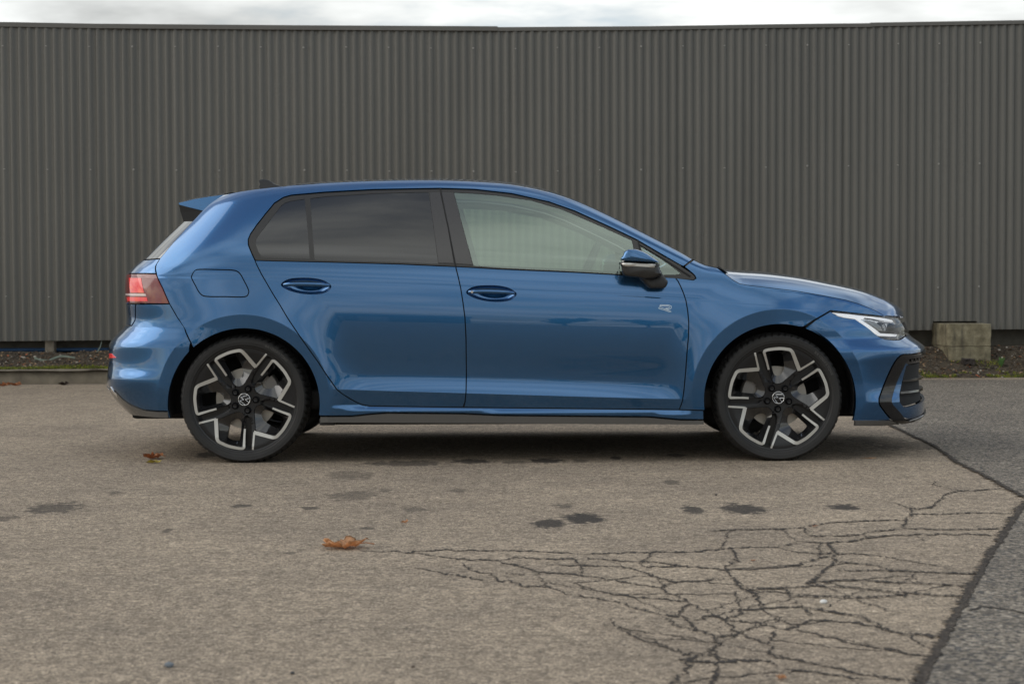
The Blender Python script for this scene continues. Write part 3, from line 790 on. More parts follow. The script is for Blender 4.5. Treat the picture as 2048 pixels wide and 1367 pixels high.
def Snorm(t, z, e=8e-4):
    dt = S(np.asarray(t) + e, z) - S(np.asarray(t) - e, z)
    dz = S(t, np.asarray(z) + e) - S(t, np.asarray(z) - e)
    n = np.cross(dt, dz)
    l = np.linalg.norm(n, axis=-1, keepdims=True)
    n = n / np.maximum(l, 1e-12)
    return n
_gt = np.arange(TR + 0.02, TF - 0.01, 0.008); _gz = np.arange(0.12, 1.47, 0.008)
_GT, _GZ = [a.ravel() for a in np.meshgrid(_gt, _gz, indexing='ij')]
_GP = S(_GT, _GZ)
_ok = (_GZ < ztop(_GP[:, 0]) - 0.001)
_GT, _GZ, _GP = _GT[_ok], _GZ[_ok], _GP[_ok]
_vd = _GP - CAM; _vd = _vd / np.linalg.norm(_vd, axis=1)[:, None]
_ok = (Snorm(_GT, _GZ) * _vd).sum(1) < -0.06            # only the side turned to the viewpoint
_GT, _GZ, _GP = _GT[_ok], _GZ[_ok], _GP[_ok]
_GU, _GV = proj(_GP)
def inv(pts):
    """pixel -> (t, z) on the car's skin"""
    A = np.asarray(pts, float)
    t = np.empty(len(A)); z = np.empty(len(A))
    for i, (a, b) in enumerate(A):
        k = np.argmin((_GU - a) ** 2 + (_GV - b) ** 2 + 0.002 * np.maximum(0, np.abs(_GT) - 1.6) ** 2 * 1e3)
        t[i], z[i] = _GT[k], _GZ[k]
    t0, z0 = t.copy(), z.copy()
    for _ in range(14):
        e = 5e-4
        u, v = proj(S(t, z)); u1, v1 = proj(S(t + e, z)); u2, v2 = proj(S(t, z + e))
        a, b, c, d = (u1 - u) / e, (u2 - u) / e, (v1 - v) / e, (v2 - v) / e
        det = a * d - b * c
        det = np.where(np.abs(det) < 1e2, np.sign(det + 1e-9) * 1e2, det)
        ru, rv = A[:, 0] - u, A[:, 1] - v
        dt = np.clip((d * ru - b * rv) / det, -0.01, 0.01); dz = np.clip((-c * ru + a * rv) / det, -0.01, 0.01)
        t = np.clip(t + dt, np.maximum(t0 - 0.03, TR + .001), np.minimum(t0 + 0.03, TF - .001)); z = np.clip(z + dz, z0 - 0.03, z0 + 0.03)
    return np.stack([t, z], 1)
def tz(items):
    """outline items: (px, py) pairs, ('t', t, z) or ('c', front?, z) for the centre line"""
    out = [None] * len(items); px = []
    for i, it in enumerate(items):
        if it[0] == 't': out[i] = (it[1], it[2])
        elif it[0] == 'F': out[i] = (TF - 0.0005, it[1])
        elif it[0] == 'B': out[i] = (TR + 0.0005, it[1])
        else: px.append(i)
    if px:
        r = inv([items[i] for i in px])
        for k, i in enumerate(px): out[i] = tuple(r[k])
    return np.array(out, float)
def top_tz(pts, dz=0.003):
    r = inv([(p[0], p[1] + 3) for p in pts])
    x = S(r[:, 0], r[:, 1])[:, 0]
    return np.stack([r[:, 0], ztop(x) - dz], 1)
def arc(cx, cy, r, a0, a1, n=40):
    return [(cx + r * math.cos(R(a)), cy - r * math.sin(R(a))) for a in np.linspace(a0, a1, n)]
_cl_t = np.arange(TR + 0.05, TF - 0.05, 0.009)
def crease_points():
    rows = []
    for f, ds in ((char, (-0.0025, .0015, .0065, .0105)), (low, (-0.003, .003))):
        for d in ds:
            tt = _cl_t[(_cl_t > -1.9) & (_cl_t < 1.6)]
            rows.append(np.stack([tt, f(S(tt, np.full_like(tt, 0.6))[:, 0]) + d], 1))
    for (hx, hz), rb in zip(((-HUB_X, 0.305), (HUB_X, 0.318)), R_BAND):
        for d in (-0.003, 0.003):
            th = np.arange(R(-15), R(195), 0.009 / rb)
            X = hx + (rb + d) * np.cos(th); Z = hz + (rb + d) * np.sin(th)
            # t for a given x (inverse of the end rounding)
            tt = X.copy()
            for _ in range(25):
                tt = tt + (X - S(tt, Z)[:, 0]) * 0.8
            rows.append(np.stack([tt, Z], 1))
    return np.concatenate(rows)
CREASE = crease_points()
car = empty('hatchback_car')
tag(car, 'shiny blue metallic five-door hatchback parked side-on in front of the corrugated wall', 'car')
FAR = []
def panel(name, loops, mat, parent=None, off=0.0, inset=0.0028, depth=0.014, h=0.012, far=True, label=None, crease=True, skirt=True):
    parent = parent or car
    loops = [resample(l if isinstance(l, np.ndarray) else tz(l), 0.009) for l in loops]
    if inset:
        loops = [inset_loop(l, inset if i == 0 else -inset) for i, l in enumerate(loops)]
    A = np.concatenate(loops)
    lo, hi = A.min(0), A.max(0)
    gx = np.arange(lo[0] + h / 2, hi[0], h); gz = np.arange(lo[1] + h / 2, hi[1], h)
    P = np.stack([a.ravel() for a in np.meshgrid(gx, gz)], 1)
    if crease and len(P):
        C = CREASE[(CREASE[:, 0] > lo[0]) & (CREASE[:, 0] < hi[0]) & (CREASE[:, 1] > lo[1]) & (CREASE[:, 1] < hi[1])]
        if len(C):
            keep = np.ones(len(P), bool)
            for i in range(0, len(P), 2000):
                dd = ((P[i:i+2000, None, :] - C[None]) ** 2).sum(2).min(1)
                keep[i:i+2000] = dd > 0.006 ** 2
            P = np.concatenate([P[keep], C])
    if len(P):
        P = P[in_loops(P, loops)]
    if len(P):
        keep = np.ones(len(P), bool)
        for i in range(0, len(P), 2000):
            dd = ((P[i:i+2000, None, :] - A[None]) ** 2).sum(2).min(1)
            keep[i:i+2000] = dd > (0.35 * 0.009) ** 2
        P = P[keep]
    Q, T, _ = cdt(loops, P)
    N = Snorm(Q[:, 0], Q[:, 1])
    V = S(Q[:, 0], Q[:, 1]) + N * off
    a, b, c = V[T[:, 0]], V[T[:, 1]], V[T[:, 2]]
    g = np.cross(b - a, c - a)
    fl = (g * N[T].mean(1)).sum(1) < 0
    T[fl] = T[fl][:, ::-1]
    V = list(V); NN = list(N); Fc = [tuple(f) for f in T]
    if skirt:
        for L in loops:
            n = len(L); nb = Snorm(L[:, 0], L[:, 1]); pb = S(L[:, 0], L[:, 1]) + nb * off
            e = np.roll(pb, -1, 0) - np.roll(pb, 1, 0)
            sn = np.cross(e, nb); sn /= np.linalg.norm(sn, axis=1)[:, None] + 1e-12
            k = len(V)
            area = 0.5 * np.sum(L[:, 0] * np.roll(L[:, 1], -1) - np.roll(L[:, 0], -1) * L[:, 1])
            s = 1 if area > 0 else -1
            if L is not loops[0]: s = -s
            sn = sn * s
            V += list(pb) + list(pb - nb * depth); NN += list(sn) + list(sn)
            for i in range(n):
                j = (i + 1) % n
                f = (k + i, k + n + i, k + n + j, k + j)
                gg = np.cross(V[f[1]] - V[f[0]], V[f[2]] - V[f[0]])
                Fc.append(f if gg @ sn[i] > 0 else f[::-1])
    o = mk(name, V, Fc, mat, parent, True, NN)
    if label: o['label'] = label
    if far:
        V2 = [(v[0], -v[1], v[2]) for v in V]; N2 = [(v[0], -v[1], v[2]) for v in NN]
        p2 = parent
        if parent is not car:
            p2 = far_of.get(parent.name, car)
        o2 = mk(name, V2, [f[::-1] for f in Fc], mat, p2, True, N2)
        far_of[o.name] = o2
    return o
far_of = {}
def ribbon(name, pts, width, mat, parent=None, off=-0.012, far=False):
    """a flat strip lying under or on the skin along a line"""
    L = resample(tz(pts), 0.012, closed=False)
    d = np.gradient(L, axis=0); d /= np.linalg.norm(d, axis=1)[:, None] + 1e-12
    n = np.stack([-d[:, 1], d[:, 0]], 1)
    wd = width if np.isscalar(width) else np.interp(np.linspace(0, 1, len(L)), np.linspace(0, 1, len(width)), width)[:, None]
    a, b = L + n * wd / 2, L - n * wd / 2
    na, nb = Snorm(a[:, 0], a[:, 1]), Snorm(b[:, 0], b[:, 1])
    top = [S(a[:, 0], a[:, 1]) + na * off, S(b[:, 0], b[:, 1]) + nb * off]
    bot = [S(a[:, 0], a[:, 1]) + na * (off - .004), S(b[:, 0], b[:, 1]) + nb * (off - .004)]
    k = len(L)
    V = np.concatenate(top + bot); Fc = []
    for i in range(k - 1):
        Fc += [(i, i+1, k+i+1, k+i), (2*k+i, 3*k+i, 3*k+i+1, 2*k+i+1), (i, 2*k+i, 2*k+i+1, i+1), (k+i, k+i+1, 3*k+i+1, 3*k+i)]
    bm = bmesh.new()
    vs = [bm.verts.new(v) for v in V]
    for f in Fc: bm.faces.new([vs[i] for i in f])
    o = autosmooth(mk_bm(name, bm, mat, parent or car), 40)
    return o

# ---------------------------------------------------------------- outlines measured on the flank
PX_TOP = [(443.8, 389.5), (522, 377.5), (623, 368), (749.5, 362), (864, 360), (998, 365.5), (1060, 374.8), (1124, 391.8), (1174, 411.5), (1224, 435), (1273.6, 460), (1323, 485), (1360.7, 504.5), (1386, 519)]
DLO_TOP = [(1367, 532.5), (1360.7, 530), (1323.4, 508.5), (1273.6, 479.3), (1223.9, 455.5), (1149, 421.5), (1097.8, 403.5), (1023, 387), (948.5, 378.6), (878.9, 376.5), (749.5, 378.8), (650, 384.2), (585.6, 389.8), (566, 394.8), (548.3, 406), (530, 428), (513.4, 449), (501, 467), (496.3, 478), (496.5, 489), (502, 503), (509.7, 519.5)]
DOOR_REAR = [(509.7, 519.5), (519, 540), (530.8, 561.4), (545, 586), (560.7, 611), (580, 643), (601, 674), (620, 701), (637.3, 725), (655, 752), (673.4, 778), (685, 787.5), (699.5, 796.5), (712, 803.5), (724.4, 808.7), (739.3, 811.6)]
DOOR_MID = [(911.2, 532.8), (917, 556), (921.5, 576.5), (926, 605), (929.8, 634), (932, 675), (932.8, 749), (932, 784), (930, 803), (927.5, 814.2)]
DOOR_FRONT = [(1350.7, 555.2), (1356, 562), (1361, 572), (1367, 586), (1371.9, 601), (1375.5, 622), (1377.6, 645), (1377, 672), (1374.4, 700), (1371.5, 740), (1368, 779), (1365.2, 800), (1362, 810), (1358, 819)]
ARC_R = lambda a0, a1: arc(487.5, 808, 151, a0, a1)
ARC_F = lambda a0, a1: arc(1560, 799.5, 151, a0, a1)
BUMP_R = [(381.5, 684), (371.6, 663.4), (355, 635), (339.3, 607.5)]
TAIL_EDGE = [(339.3, 607.5), (326, 577), (313.2, 547.7), (311, 538), (312.5, 529), (320, 516.5), (345, 487), (369, 460.6), (387, 441), (405.2, 421.6), (425, 404), (443.8, 389.5)]

# side frame: quarter panel, roof rail, windscreen pillar and sill in one pressing
loop = np.concatenate([
    top_tz(catmull(PX_TOP, 4)), tz(DLO_TOP), tz(DOOR_REAR[1:]), tz([(926, 814.2), (1358, 819), (1407, 820.2), (1408, 838.6), (1360.7, 838.3), (1298.5, 832.6), (1100, 830.5), (1000, 829.5), (926, 826), (774, 824.6), (740, 827), (704.5, 831), (640, 831.3)]),
    tz(ARC_R(-8, 132)), tz(BUMP_R), tz(TAIL_EDGE[1:-1])])
FUEL = catmull([(383.2, 552), (390.3, 540.6), (404, 538.5), (435, 539), (466.2, 540.2), (479, 546), (488, 561), (496, 577), (497, 586), (488.6, 593.3), (450, 593), (411.4, 592.3), (399, 585), (391, 571), (384.2, 558)], 4, True)
frame = panel('side_frame', [loop, tz(FUEL)], MT['paint'])
panel('fuel_flap', [tz(FUEL)], MT['paint'])

def handle_outline(x0, y0, sl):
    o = [(-49, 0), (-44, -7.0), (-30, -12.6), (-8, -14.6), (15, -14.2), (34, -10.5), (45, -4.5), (49.5, 0.5), (46, 7), (36, 13), (18, 16), (-5, 15.6), (-25, 12), (-40, 6.5)]
    return catmull([(x0 + a, y0 + b + sl * a) for a, b in o], 4, True)
H_F, H_R = (982.5, 586.0), (612, 571)
BELT_PX = [(509.7, 520.5), (650, 523.8), (800, 528), (911, 533), (1000, 538), (1149, 544.3), (1231, 549), (1350.7, 555.2)]
HOF, HOR = handle_outline(*H_F, 0.02), handle_outline(*H_R, 0.02)
rdoor = panel('door', [tz(DOOR_REAR[1:] + [(926, 814.2)] + DOOR_MID[::-1][1:] + BELT_PX[:4][::-1]), tz(HOR)], MT['paint'], label='rear side door with its window dark tinted')
fdoor = panel('door', [tz(DOOR_MID + [(1358, 819)] + DOOR_FRONT[::-1][1:] + BELT_PX[4:][::-1][1:]), tz(HOF)], MT['paint'], label='front side door carrying the mirror and the chrome badge')
HL_TOP = [(1661, 620.8), (1700, 625), (1740, 629.5), (1771, 632.9), (1790, 635.4), (1808, 638)]
SHUT = [(1434, 535.2), (1444, 542.5), (1456, 551.5), (1467, 560), (1479.5, 566.8), (1500, 570.5), (1530, 574), (1591, 581), (1645, 590), (1691, 599), (1718, 607), (1736, 614), (1755, 622.8), (1769, 631)]
fl_loop = np.concatenate([top_tz([(1388, 520.5), (1399, 525.5), (1410, 529.3), (1424, 533.3)]), tz(SHUT), tz(HL_TOP[:4][::-1]), tz([(1630, 638.5), (1606.5, 653.5)]), tz(ARC_F(72.5, 188)[1:]),
                          tz([(1409, 820), (1358, 819)]), tz(DOOR_FRONT[::-1][1:]), tz([(1386.8, 559.6), (1391.8, 556.4), (1390, 551.5), (1385.6, 546.8), (1368.5, 533)])])
fender = panel('front_wing', [fl_loop], MT['paint'])
HL_LOW = [(1668, 627), (1678.5, 632.8), (1695, 636), (1710.8, 637.8), (1718, 643), (1748, 665), (1758, 673), (1768, 677.6), (1785, 679.5), (1798, 679)]
CT_OUT = [(1822, 708), (1806, 708.4), (1800, 711), (1794, 716.5), (1788, 725), (1782, 736), (1766.4, 771.9), (1757.8, 795.6), (1757.5, 803), (1759.5, 810.5), (1770, 825), (1782, 840)]
fb = panel('front_bumper', [np.concatenate([tz([(1661, 622.0)] + HL_LOW), tz([(1808, 673), (1816, 668.5), ('F', 0.612), ('F', 0.532)]), tz(CT_OUT), tz([(1712, 842)]), tz(ARC_F(-16, 71)), tz([(1632, 639)])])], MT['paint'])
CT_IN = [(1820, 718), (1816, 719.5), (1812, 724), (1796, 758), (1789, 777), (1783.5, 797.5), (1783.5, 803), (1786, 809.4), (1808, 834.5), (1814, 838.6), (1820, 839.5)]
panel('bumper_surround', [np.concatenate([tz([('F', 0.531)]), tz(CT_OUT), tz([(1790, 845), (1800, 847.5), (1825, 843), ('F', 0.222), ('F', 0.238)]), tz(CT_IN[::-1]), tz([('F', 0.508)])])], MT['gloss_black'], off=0.004)
GR_IN = [(1822, 731), (1815, 731), (1806.5, 761.6), (1800.5, 790), (1801.5, 803.5), (1809, 813), (1820, 812)]
panel('bumper_inner_frame', [np.concatenate([tz(CT_IN[2:]), tz([('F', 0.239), ('F', 0.300)]), tz(GR_IN[::-1])])], MT['paint'], off=-0.004)
panel('grille', [np.concatenate([tz(GR_IN[1:-1]), tz([(1818, 813), ('F', 0.300), ('F', 0.470)])])], MT['dark'], off=-0.024, skirt=False)
panel('grille_bar', [np.concatenate([tz([(1812, 723), (1815.5, 731)]), tz([('F', 0.470), ('F', 0.508)]), tz([(1820, 718.5)])])], MT['gloss_black'], off=-0.02)
for y0, y1, xa in ((759.5, 763.5, 1807.5), (782.5, 786.8, 1803)):
    zz = tz([(xa, y0), (xa, y1)])
    panel('grille_slat', [np.array([(zz[0][0], zz[0][1]), (zz[1][0], zz[1][1]), (TF - .001, zz[1][1] + .002), (TF - .001, zz[0][1] + .002)])], MT['gloss_black'], off=-0.006, inset=0, depth=0.02)
zt = tz([(1817, 731)])[0]
for k in range(4):                                  # the zig-zag mesh at the top of the grille
    ta = zt[0] + 0.03 + k * 0.055
    ribbon('grille_mesh', [('t', ta, 0.505), ('t', ta + 0.0275, 0.472), ('t', ta + 0.055, 0.505)], 0.006, MT['gloss_black'], off=-0.014)
panel('front_lip', [np.concatenate([tz([(1706.5, 838.5), (1740, 838.5), (1782, 839.0), (1797, 847.5), ]), tz([(1760, 851), (1707, 851.5)])])], MT['skirt'], off=0.004)
panel('side_skirt', [tz([(640, 832), (704.5, 831.8), (740, 827.8), (774, 825.3), (926, 826.8), (1000, 830.2), (1100, 831.2), (1298.5, 833.3), (1360.7, 839), (1408, 839.3), (1408, 849), (1200, 848), (1000, 846.3), (800, 845.5), (640, 845)])], MT['skirt'], off=0.012, depth=0.10)

# rear end
tl = inv([(253, 576)])[0][0] - 0.20
zt1, zt0 = tz([(280, 547.5)])[0][1], tz([(290, 606.5)])[0][1]
panel('tail_light', [np.concatenate([tz([(339.3, 607.3), (326, 577), (313.2, 547.8), (290, 547.3)]), np.array([(tl, zt1), (tl, zt0)]), tz([(300, 606.8)])])], MT['lens_red'], off=0.002)
tlamp = bpy.data.objects['tail_light']
panel('lamp_segment', [tz([(259, 555.5), (283, 556), (289, 585), (262, 585)])], MT['lens_red2'], tlamp, off=0.0035, inset=0, depth=.002)
panel('lamp_segment', [tz([(252, 586.5), (292, 587.5), (293, 591.5), (252, 590.5)])], MT['lens_white'], tlamp, off=0.0037, inset=0, depth=.002)
panel('lamp_segment', [tz([(254.5, 593.5), (294, 594.2), (296, 602), (256, 601.5)])], MT['lens_red2'], tlamp, off=0.0035, inset=0, depth=.002)
zb2 = tz([(262, 652)])[0][1]
ztail = tz([(300, 520.5)])[0][1]
rb = panel('rear_bumper', [np.concatenate([tz(BUMP_R[::-1]), tz(ARC_R(136, 191)), tz([(336, 822), (310, 821.2), (289, 819.3), (272, 813), (258, 806), (245, 796), (232, 782)]), tz([('B', 0.425), ('B', zb2)]), tz([(264, 651), (270.5, 640), (271.5, 608.2), (300, 607.8)])])], MT['paint'])
panel('tailgate', [np.concatenate([tz([(319.5, 517.5), (312, 530), (310.8, 538), (312.6, 547), (290, 546.6)]), np.array([(tl, zt1 + .001), (tl, zt0)]), tz([(270.5, 608), (269.5, 640), (263, 650.5)]), tz([('B', zb2 + .001), ('B', ztail)]), tz([(284, 520.3), (300, 519)])])], MT['paint'])
zglass = tz([(392, 436)])[0][1]
panel('rear_window', [np.concatenate([tz([(319.5, 516.5), (345, 486.5), (368.5, 460.6), (386.5, 441)]), tz([('B', zglass), ('B', ztail + .002)]), tz([(300, 518)])])], MT['hatch_black'], off=-0.002)
panel('rear_diffuser', [np.concatenate([tz([(337.5, 822.6), (310, 822), (289, 820), (272, 813.8), (258, 806.8), (245, 796.8), (232, 783)]), tz([('B', 0.423), ('B', 0.235)]), tz([(262, 828), (280, 831.5), (337.5, 836)])])], MT['skirt'], off=0.003)
panel('rear_reflector', [tz([(219, 706), (224, 706.5), (233, 715), (219, 716)])], MT['lens_red2'], off=0.003, inset=0)
ribbon('exhaust_trim', [(222, 776), (230, 786), (236, 792)], 0.03, MT['chrome'], off=0.004)

# dark seals behind the shut lines
for L in (DOOR_REAR, DOOR_MID, DOOR_FRONT, [(739, 811.8), (926, 814.2), (1358, 819), (1408, 820)], BUMP_R + TAIL_EDGE[1:], [(1611, 650), (1661, 621)] + HL_TOP[1:4], SHUT, FUEL[:] + FUEL[:2], CT_OUT, BELT_PX):
    ribbon('seal', L, 0.035, MT['dark'], off=-0.012)

# windows ----------------------------------------------------------------
TRIM_OUT = [(1387, 559.5), (1391.2, 556.3), (1389.3, 551.5), (1385, 547), (1360.7, 530.8), (1323.4, 509.3), (1273.6, 480), (1223.9, 456.2), (1149, 422.2), (1097.8, 404.2), (1023, 387.8), (948.5, 379.3), (878.9, 377.2), (749.5, 379.5), (650, 385), (585.6, 390.5), (566.3, 395.4), (548.8, 406.8), (530.5, 428.8), (514, 449.8), (501.7, 467.4), (497, 478), (497.2, 488.8), (502.7, 503), (510.3, 519.6),
            (513, 520.4), (650, 523.4), (800, 527.6), (911, 532.5), (1000, 537.6), (1149, 543.9), (1231, 548.6), (1333, 555.5)]
G_Q = [(524, 513.8), (516, 500), (511.6, 487), (512.6, 477), (521, 464.6), (545, 433), (562, 411.5), (570, 405.8), (582, 402), (609, 398), (614, 455), (618.8, 516.3)]
G_R = [(620.8, 397), (650, 393.2), (749.5, 387.2), (800, 385.6), (856.5, 384.3), (862, 425), (868.9, 474.3), (875.6, 526.3), (800, 523.4), (650, 519.3), (630, 518.4), (625, 455)]
G_F = [(908.5, 384.9), (948.5, 386.8), (1000, 391.5), (1062, 400.5), (1124.4, 418.8), (1199, 451.2), (1263, 480.3), (1267, 499), (1272.5, 549.5), (1238.8, 547), (1149, 541.7), (1000, 534.6), (947.6, 530.3), (929, 462)]
G_S = [(1282, 492.5), (1310, 509), (1340, 530), (1361, 546.5), (1350, 548.3), (1329, 548.5), (1298, 547), (1288, 515)]
trim = panel('window_trim', [tz(TRIM_OUT), tz(G_Q), tz(G_R), tz(G_F), tz(G_S)], MT['trim'], off=-0.002, inset=0.0015, crease=False)
PIL_R = [(858.5, 385), (880, 384), (895.5, 455), (908, 526.4), (876.8, 526), (870, 474.3), (863, 425)]
PIL_F = [(882, 384), (907, 384.8), (928, 462), (945.6, 529.3), (911.6, 527.2), (897.5, 455)]
panel('pillar_cover', [tz(PIL_R)], MT['pillar'], off=0.001, inset=.001, depth=.004)
panel('pillar_cover', [tz(PIL_F)], MT['pillar'], off=0.001, inset=.001, depth=.004)
ribbon('seal', [(880.6, 377), (896.3, 455), (911.2, 532.8)], 0.006, MT['dark'], off=0.0022)
ribbon('seal', [(1277, 481.5), (1278.5, 488.8), (1330, 519.5), (1381, 553)], [0.004, 0.006, 0.007, 0.008], MT['dark'], off=0.0005)
ribbon('seal', [(1276, 479.5), (1279.5, 497), (1287, 520), (1295, 551)], 0.006, MT['dark'], off=0.0004)
panel('side_window', [tz(G_Q)], MT['glass_rear'], off=-0.004, inset=-.002, skirt=False, crease=False)
panel('window_pane', [tz(G_R)], MT['glass_rear'], rdoor, off=-0.004, inset=-.002, skirt=False, crease=False)
panel('window_pane', [tz(G_F)], MT['glass_front'], fdoor, off=-0.004, inset=-.002, skirt=False, crease=False)
panel('side_window', [tz(G_S)], MT['glass_front'], off=-0.004, inset=-.002, skirt=False, crease=False)

# door handles ------------------------------------------------------------
def handle(out, door, lock):
    for far in (False, True):
        prt = far_of[door.name] if far else door
        L = resample(tz(out), 0.006); L = inset_loop(L, -0.0026)
        c = L.mean(0); V = []; Fc = []; n = len(L)
        for k, (s, dep) in enumerate(((1, 0.0), (0.985, 0.006), (0.93, 0.014), (0.8, 0.027), (0.5, 0.033), (0.2, 0.034))):
            l = c + (L - c) * s
            V += list(S(l[:, 0], l[:, 1]) - Snorm(np.full(n, c[0]), np.full(n, c[1])) * dep)
        rings = 6
        V.append(V[-n:][0] * 0 + np.mean(V[-n:], 0))
        for k in range(rings - 1):
            for i in range(n):
                Fc.append((k*n + i, k*n + (i+1) % n, (k+1)*n + (i+1) % n, (k+1)*n + i))
        Fc += [((rings-1)*n + i, (rings-1)*n + (i+1) % n, rings*n) for i in range(n)]
        V = np.array(V)
        if far: V = V * np.array([1, -1, 1])
        bm = bmesh.new(); vs = [bm.verts.new(v) for v in V]
        for f in Fc: bm.faces.new([vs[i] for i in f])
        mk_bm('handle_recess', bm, MT['paint'], prt, True)
        # the pull bar
        w = (L[:, 0].max() - L[:, 0].min()); bx = np.linspace(-0.485, 0.485, 25) * w
        sl = (belt(c[0] + .1) - belt(c[0] - .1)) / .2
        V = []; Fc = []; m = 12
        for b in bx:
            f = abs(b) / (0.5 * w)
            hh = 0.0100 * (1 - 0.30 * f ** 3); th = 0.007 * (1 - 0.3 * f ** 4)
            drop = 0.000
            lift = 0.015 - 0.027 * max(0, (f - 0.45) / 0.55) ** 2.2
            zc = c[1] + 0.0065 + sl * b * 0.6 - 0.004 * f ** 2
            p = S(c[0] + b, zc); nn = Snorm(c[0] + b, zc)
            for j in range(m):
                a = 2 * math.pi * j / m
                V.append(p + nn * (lift + th * math.cos(a)) + np.array([0, 0, 1]) * hh * math.copysign(abs(math.sin(a)) ** .7, math.sin(a)))
        k = len(bx)
        for i in range(k - 1):
            for j in range(m):
                Fc.append((i*m + j, i*m + (j+1) % m, (i+1)*m + (j+1) % m, (i+1)*m + j))
        Fc += [tuple(range(m)), tuple((k-1)*m + j for j in range(m))]
        V = np.array(V)
        if far: V = V * np.array([1, -1, 1])
        bm = bmesh.new(); vs = [bm.verts.new(v) for v in V]
        for f in Fc: bm.faces.new([vs[i] for i in f])
        mk_bm('door_handle', bm, MT['paint'], prt, True)
        if lock and not far:
            t0 = c[0] - 0.385 * w; p = S(t0, c[1] + .006) + Snorm(t0, c[1]) * 0.014
            bm = bmesh.new(); bmesh.ops.create_cone(bm, cap_ends=True, segments=16, radius1=0.0075, radius2=0.0065, depth=0.008)
            bmesh.ops.rotate(bm, verts=bm.verts, matrix=Matrix.Rotation(R(90), 3, 'X')); bmesh.ops.translate(bm, verts=bm.verts, vec=Vector(p))
            mk_bm('key_lock', bm, MT['chrome'], prt)
handle(HOF, fdoor, True)
handle(HOR, rdoor, False)

# chrome badge on the front door: a flat outlined emblem
bd = [[(889, 1188), (897, 1172), (918, 1172), (1010, 1205), (1085, 1234), (1050, 1240), (985, 1215), (889, 1190)],
      [(905, 1150), (920, 1134), (1050, 1138), (1080, 1155), (1084, 1178), (1068, 1196), (1040, 1203), (985, 1185), (1030, 1187), (1052, 1180), (1056, 1165), (1040, 1155), (905, 1152)]]
for b_ in bd:
    ribbon('badge', [(1200 + a / 7.595, 460 + c_ / 7.595) for a, c_ in b_], 0.0016, MT['chrome'], fdoor, off=0.004)

# roof, windscreen, cowl, bonnet -------------------------------------------
def span(name, xs, mat, crown, bulge, n=31, dz=0.003, p=2.6, parent=None):
    xs = np.asarray(xs, float)
    E = S(xs, ztop(xs) - dz)
    V = []; Fc = []; js = np.linspace(-1, 1, n)
    js = np.sign(js) * (1 - (1 - np.abs(js)) ** 1.35)
    cr = crown if callable(crown) else (lambda x: crown)
    bu = bulge if callable(bulge) else (lambda x: bulge)
    for e in E:
        for j in js:
            g = 1 - abs(j) ** p
            V.append((e[0] + bu(e[0]) * (1 - j * j), e[1] * -j * -1 if False else e[1] * j * -1 * -1, e[2] + cr(e[0]) * g))
    for i in range(len(xs) - 1):
        for j in range(n - 1):
            Fc.append((i*n + j, i*n + j + 1, (i+1)*n + j + 1, (i+1)*n + j))
    bm = bmesh.new(); vs = [bm.verts.new(v) for v in V]
    for f in Fc: bm.faces.new([vs[k] for k in f])
    return mk_bm(name, bm, mat, parent or car, True)
x_sp = S(*top_tz([(443.8, 389.5)])[0])[0]; x_ws = S(*top_tz([(1098, 383)])[0])[0]; x_cw = S(*top_tz([(1386, 519)])[0])[0]; x_hd = S(*tz([(1434, 535.2)])[0])[0]
roof = span('roof', np.linspace(x_sp + .003, x_ws, 60), MT['paint'], lambda x: 0.030, 0.0)
span('windscreen', np.linspace(x_ws + .004, x_cw - .004, 50), MT['glass_screen'], lambda x: 0.030 - 0.022 * smooth01(x_ws, x_ws + .25, x), lambda x: 0.045 * smooth01(x_ws, x_ws + .3, x))
span('cowl', np.linspace(x_cw, x_hd + 0.05, 14), MT['plastic'], lambda x: -0.03, 0.02)
span('headliner', np.linspace(x_sp - .05, x_ws + .05, 30), MT['headliner'], 0.02, 0.0, dz=0.035)
SB = resample(tz(SHUT), 0.015, closed=False)
zf = 0.684
tfr = np.linspace(SB[-1][0], TF - .0005, 40)[1:]
zfr = SB[-1][1] + (zf - SB[-1][1]) * smooth01(0, 1, np.linspace(0, 1, 40)[1:]) ** .8
B = np.concatenate([S(SB[:, 0], SB[:, 1]), S(tfr, zfr)])
B[:, 1] += 0.002 * np.clip(-B[:, 1] / .3, 0, 1); B[len(SB):, 0] += 0.0
hc = np.array([at_y(a, b, 0.0) for a, b in [(1436, 538), (1500, 541), (1569, 549), (1629, 560.5), (1691, 574), (1730, 586.5), (1753, 597), (1775, 608), (1793, 619.5), (1803, 628), (1811, 637.5)]])
hcz = pchip(hc[:, 0], hc[:, 2])
x0b, x0c, x1 = B[0, 0], hc[0, 0], B[-1, 0]
V = []; n = 26; js = 1 - (1 - np.linspace(0, 1, n)) ** 1.0
js = np.linspace(0, 1, n) ** 1.5
for b in B:
    fr = np.clip((b[0] - x0b) / (x1 - x0b), 0, 1)
    xc = x0c + (x1 - x0c) * fr
    zc = float(hcz(xc)) if fr < 0.999 else b[2]
    zc = b[2] + (zc - b[2]) * min(1.0, abs(b[1]) / 0.10)
    for j in js:
        V.append((b[0] + (xc - b[0]) * (1 - (1 - j) ** 2), b[1] * (1 - j), b[2] + (zc - b[2]) * (.8 * (1 - (1 - j) ** 10) + .2 * (1 - (1 - j) ** 2))))
Fc = []
for i in range(len(B) - 1):
    for j in range(n - 1):
        Fc.append((i*n + j, i*n + j + 1, (i+1)*n + j + 1, (i+1)*n + j))
V = np.array(V); k = len(V)
V2 = V * np.array([1, -1, 1])
bm = bmesh.new(); vs = [bm.verts.new(v) for v in np.concatenate([V, V2])]
for f in Fc:
    bm.faces.new([vs[a] for a in f]); bm.faces.new([vs[a + k] for a in f[::-1]])
bmesh.ops.remove_doubles(bm, verts=bm.verts, dist=5e-4)
mk_bm('bonnet', bm, MT['paint'], car, True)

